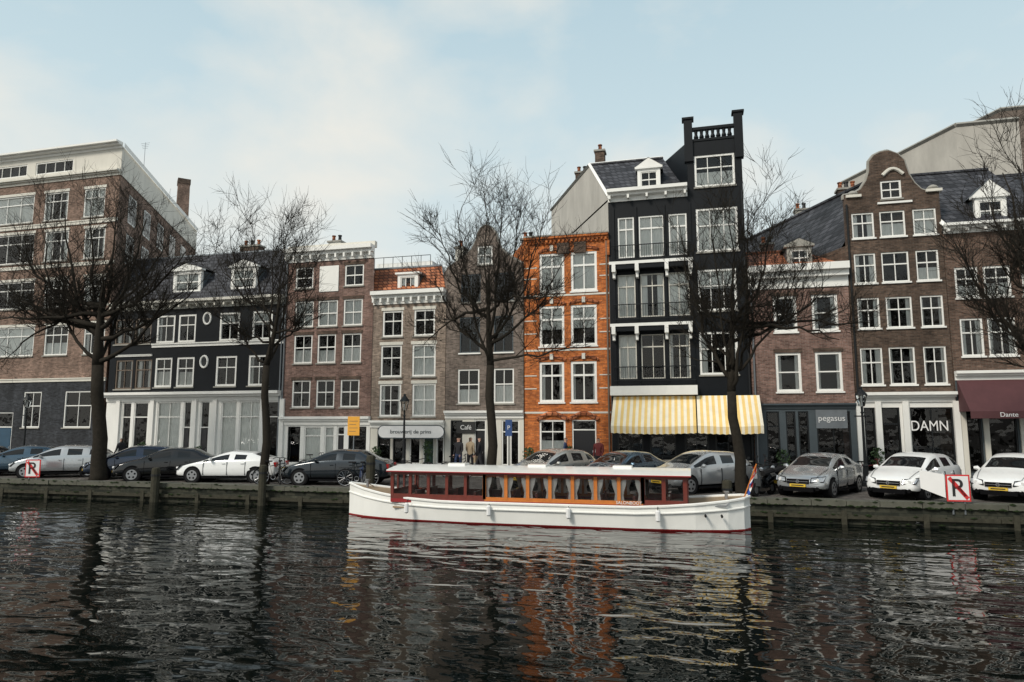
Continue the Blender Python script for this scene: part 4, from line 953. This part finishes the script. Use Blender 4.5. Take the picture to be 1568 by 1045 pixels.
# ------------------------------------------------------------------ people
def person(px,Y2,rz,top,legs,step=.25,bag=False):
    p=sv(px,715,Y2); z0=.12 if Y2>7 else 0
    J=[((0,0,.95),(.155,.11)),((0,0,1.15),(.14,.10)),((0,0,1.38),(.17,.11)),((0,0,1.50),(.06,.06)),((0,.02,1.62),(.085,.095)),((0,.02,1.72),(.075,.085)),
       ((.1,0,.9),(.1,.1)),((.1,step*.45,.50),(.07,.07)),((.1,step*.5-.05,.1),(.045,.045)),((.1,step*.5+.14,.05),(.045,.03)),
       ((-.1,0,.9),(.1,.1)),((-.1,-step*.2,.50),(.07,.07)),((-.1,-step*.7,.1),(.045,.045)),((-.1,-step*.7+.17,.05),(.045,.03)),
       ((.2,0,1.40),(.065,.065)),((.25,-.06,1.12),(.05,.05)),((.24,.06,.88),(.036,.036)),((.235,.09,.80),(.04,.025)),
       ((-.2,0,1.40),(.065,.065)),((-.25,.04,1.12),(.05,.05)),((-.24,.2,.92),(.036,.036)),((-.235,.24,.85),(.04,.025))]
    E=[(0,1),(1,2),(2,3),(3,4),(4,5),(0,6),(6,7),(7,8),(8,9),(0,10),(10,11),(11,12),(12,13),(2,14),(14,15),(15,16),(16,17),(2,18),(18,19),(19,20),(20,21)]
    me=bpy.data.meshes.new('b'); me.from_pydata([j[0] for j in J],E,[]); ob=bpy.data.objects.new('b',me); bpy.context.scene.collection.objects.link(ob)
    md=ob.modifiers.new('k','SKIN'); sk=me.skin_vertices[0].data
    for i,j in enumerate(J): sk[i].radius=j[1]; sk[i].use_root=(i==0)
    md2=ob.modifiers.new('u','SUBSURF'); md2.levels=1
    dg=bpy.context.evaluated_depsgraph_get(); dg.update(); ev=ob.evaluated_get(dg); nm=bpy.data.meshes.new_from_object(ev)
    bpy.data.objects.remove(ob)
    nm.materials.clear()
    for n_ in ('cloth_black',legs,top,'skin','hair'): nm.materials.append(M[n_])
    for f in nm.polygons:
        c=f.center; f.use_smooth=True
        if c.z>1.52: i=4 if (c.z>1.68 or c.y<-.02) else 3
        elif c.z<.1: i=0
        elif abs(c.x)>.19 and c.z<.88: i=3
        elif c.z<.9: i=1
        else: i=2
        f.material_index=i
    e2=empty('pedestrian',(p.x,Y2,z0),rz); b2=bpy.data.objects.new('body',nm); bpy.context.scene.collection.objects.link(b2); b2.parent=e2
    g=Mesh()
    for sx,hy,hz in ((1,.09,.80),(-1,.24,.85)):
        for k in range(4): g.tube([(sx*.235,hy-.025+.017*k,hz),(sx*.235,hy-.02+.018*k,hz-.05),(sx*.225,hy-.015+.018*k,hz-.08-.006*(1-abs(k-1.5)))],[.009,.008,.006],'skin',5)
        g.tube([(sx*.225,hy+.03,hz+.03),(sx*.215,hy+.055,hz-.01),(sx*.21,hy+.055,hz-.035)],[.01,.009,.007],'skin',5)
    g.tube([(0,.1,1.645),(0,.125,1.63)],[.008,.014],'skin',5); g.box(-.025,.025,.098,.104,1.588,1.596,'sign_red')
    for s_ in (-1,1): g.box(s_*.032-.01,s_*.032+.01,.094,.102,1.66,1.67,'sign_black'); g.box(s_*.086-.008,s_*.086+.008,-.01,.03,1.62,1.67,'skin')
    if bag: g.box(.27,.37,-.1,.2,.5,.8,'cloth_beige'); 
    g.finish('hands_and_face',e2)
person(702,7.6,2.9,'cloth_black','cloth_blue'); person(720,7.8,-.3,'cloth_beige','cloth_black',.1,True); person(735,7.3,1.6,'cloth_black','cloth_black',.4)
person(917,7.6,2.8,'cloth_red','cloth_black'); person(184,6.4,1.4,'cloth_black','cloth_blue',.4); person(866,7.7,-1.5,'cloth_blue','cloth_black',.4)

def table_set(x,y):
    e2=empty('cafe_table_set',(x,y,.12)); g=Mesh()
    g.lathe((0,0,0),[(.2,0),(.2,.02),(.03,.04),(.03,.7),(.35,.71),(.35,.74)],'stone',12)
    for s_ in (-1,1):
        cx=s_*.62; g.box(cx-.2,cx+.2,-.2,.2,.43,.46,'mahogany')
        for a in(-.18,.18):
            for b3 in(-.18,.18): g.tube([(cx+a,b3,0),(cx+a,b3,.44)],.014,'iron',4)
        g.tube([(cx+s_*.19,-.18,.45),(cx+s_*.24,-.17,.85),(cx+s_*.24,.17,.85),(cx+s_*.19,.18,.45)],.015,'iron',4); g.box(cx+s_*.22-.01,cx+s_*.22+.01,-.15,.15,.62,.8,'mahogany')
    g.finish('table_and_chairs',e2)
for px in (950,985,1025,1065,1105,1140): table_set(sv(px,700,7.8).x,7.8)
def planter(px,Y2,h):
    p=sv(px,715,Y2); g=Mesh(); c=(p.x,Y2,.12)
    g.lathe(c,[(.16,0),(.22,.4),(.24,.42),(.2,.42)],'iron',10)
    for i in range(170):
        a=U(0,6.28); r=U(0,.28); z=U(.42,.42+h); r*=math.sin(min(1,(z-.38)/h)*2.6)+.2
        q=Vector((c[0]+r*math.cos(a),c[1]+r*math.sin(a),c[2]+z)); d1=Vector((U(-1,1),U(-1,1),U(-1,1)))*.07; d2=Vector((U(-1,1),U(-1,1),U(-1,1)))*.05
        g.face([q-d1,q+d2,q+d1,q-d2],'leaf')
    g.finish('potted_shrub',None,c)
for px,h in ((215,.9),(300,.7),(575,.8),(655,1.1),(810,.8),(872,.9),(1200,.8),(1345,.9)): planter(px,8.3,h)
def duck(px,py):
    r=fwd+rgt*((px-784)/F)+upv*((522.5-py)/F); t=(ZW-CAM.z)/r.z; p=CAM+r*t; e2=empty('coot',(p.x,p.y,ZW),.4); g=Mesh()
    g.tube([(-.2,0,.09),(-.12,0,.07),(0,0,.05),(.1,0,.06),(.16,0,.08)],[.015,.06,.085,.07,.03],'sign_black',10)
    g.tube([(.11,0,.08),(.15,0,.14),(.17,0,.18),(.2,0,.185)],[.04,.03,.04,.02],'sign_black',8); g.tube([(.2,0,.185),(.25,0,.175)],[.018,.006],'sign_white',6)
    g.tube([(-.15,0,.11),(0,0,.12),(.05,0,.11)],[.02,.05,.02],'sign_white',6)
    g.finish('body',e2,smooth=True)
duck(1180,798); duck(1410,806)

# ------------------------------------------------------------------ sky, sun, camera
sc=bpy.context.scene
w=bpy.data.worlds.new('World'); sc.world=w; w.use_nodes=True; N=w.node_tree.nodes; L=w.node_tree.links
bg=N['Background']; bg.inputs['Strength'].default_value=.1
el=math.radians(40); az_dir=Vector((-.5,-.86,0)).normalized()
sky=N.new('ShaderNodeTexSky'); sky.sky_type='NISHITA'; sky.sun_disc=False; sky.sun_elevation=el; sky.sun_rotation=math.atan2(az_dir.x,az_dir.y); sky.air_density=1.2; sky.dust_density=2.5
tc=N.new('ShaderNodeTexCoord'); sp=N.new('ShaderNodeSeparateXYZ'); L.new(tc.outputs['Generated'],sp.inputs[0])
rmp=N.new('ShaderNodeValToRGB'); cr=rmp.color_ramp; cr.elements[0].position=0; cr.elements[0].color=(.90,.91,.86,1); cr.elements[1].position=1; cr.elements[1].color=(.30,.45,.60,1)
for pos,c in ((.2,(.84,.91,.90)),(.42,(.64,.80,.86)),(.6,(.52,.70,.79))): q=cr.elements.new(pos); q.color=(*c,1)
L.new(sp.outputs[2],rmp.inputs[0])
mp=N.new('ShaderNodeMapping'); mp.inputs['Scale'].default_value=(1.3,1.3,2.2); mp.inputs['Location'].default_value=(.35,.2,.1); no=N.new('ShaderNodeTexNoise'); no.inputs['Scale'].default_value=2.7; no.inputs['Detail'].default_value=7; no.inputs['Roughness'].default_value=.5; no.inputs['Distortion'].default_value=.2
L.new(tc.outputs['Generated'],mp.inputs[0]); L.new(mp.outputs[0],no.inputs['Vector'])
mr=N.new('ShaderNodeMapRange'); mr.inputs[1].default_value=.42; mr.inputs[2].default_value=.68; mr.inputs[3].default_value=0; mr.inputs[4].default_value=.9; L.new(no.outputs['Fac'],mr.inputs[0])
mx=N.new('ShaderNodeMix'); mx.data_type='RGBA'; mx.inputs[7].default_value=(.97,.95,.87,1); L.new(mr.outputs[0],mx.inputs[0]); L.new(rmp.outputs[0],mx.inputs[6])
sc10=N.new('ShaderNodeVectorMath'); sc10.operation='SCALE'; sc10.inputs[3].default_value=9.4; L.new(mx.outputs[2],sc10.inputs[0])
m2=N.new('ShaderNodeMix'); m2.data_type='RGBA'; m2.inputs[0].default_value=.92; L.new(sky.outputs[0],m2.inputs[6]); L.new(sc10.outputs[0],m2.inputs[7]); L.new(m2.outputs[2],bg.inputs[0])
s=bpy.data.lights.new('sun','SUN'); s.energy=2.7; s.angle=math.radians(14); s.color=(1,.92,.80); so=bpy.data.objects.new('sun',s); sc.collection.objects.link(so)
d=Vector((az_dir.x*math.cos(el),az_dir.y*math.cos(el),math.sin(el))); so.rotation_euler=d.to_track_quat('Z','Y').to_euler(); so.location=d*60
cam=bpy.data.cameras.new('camera'); cam.lens=24; cam.sensor_width=36; cam.clip_end=3000; co=bpy.data.objects.new('camera',cam); sc.collection.objects.link(co)
co.location=CAM; co.rotation_euler=(math.pi/2+PIT,0,YAW); sc.camera=co
sc.view_settings.view_transform='Standard'; sc.view_settings.look='None'; sc.view_settings.exposure=0
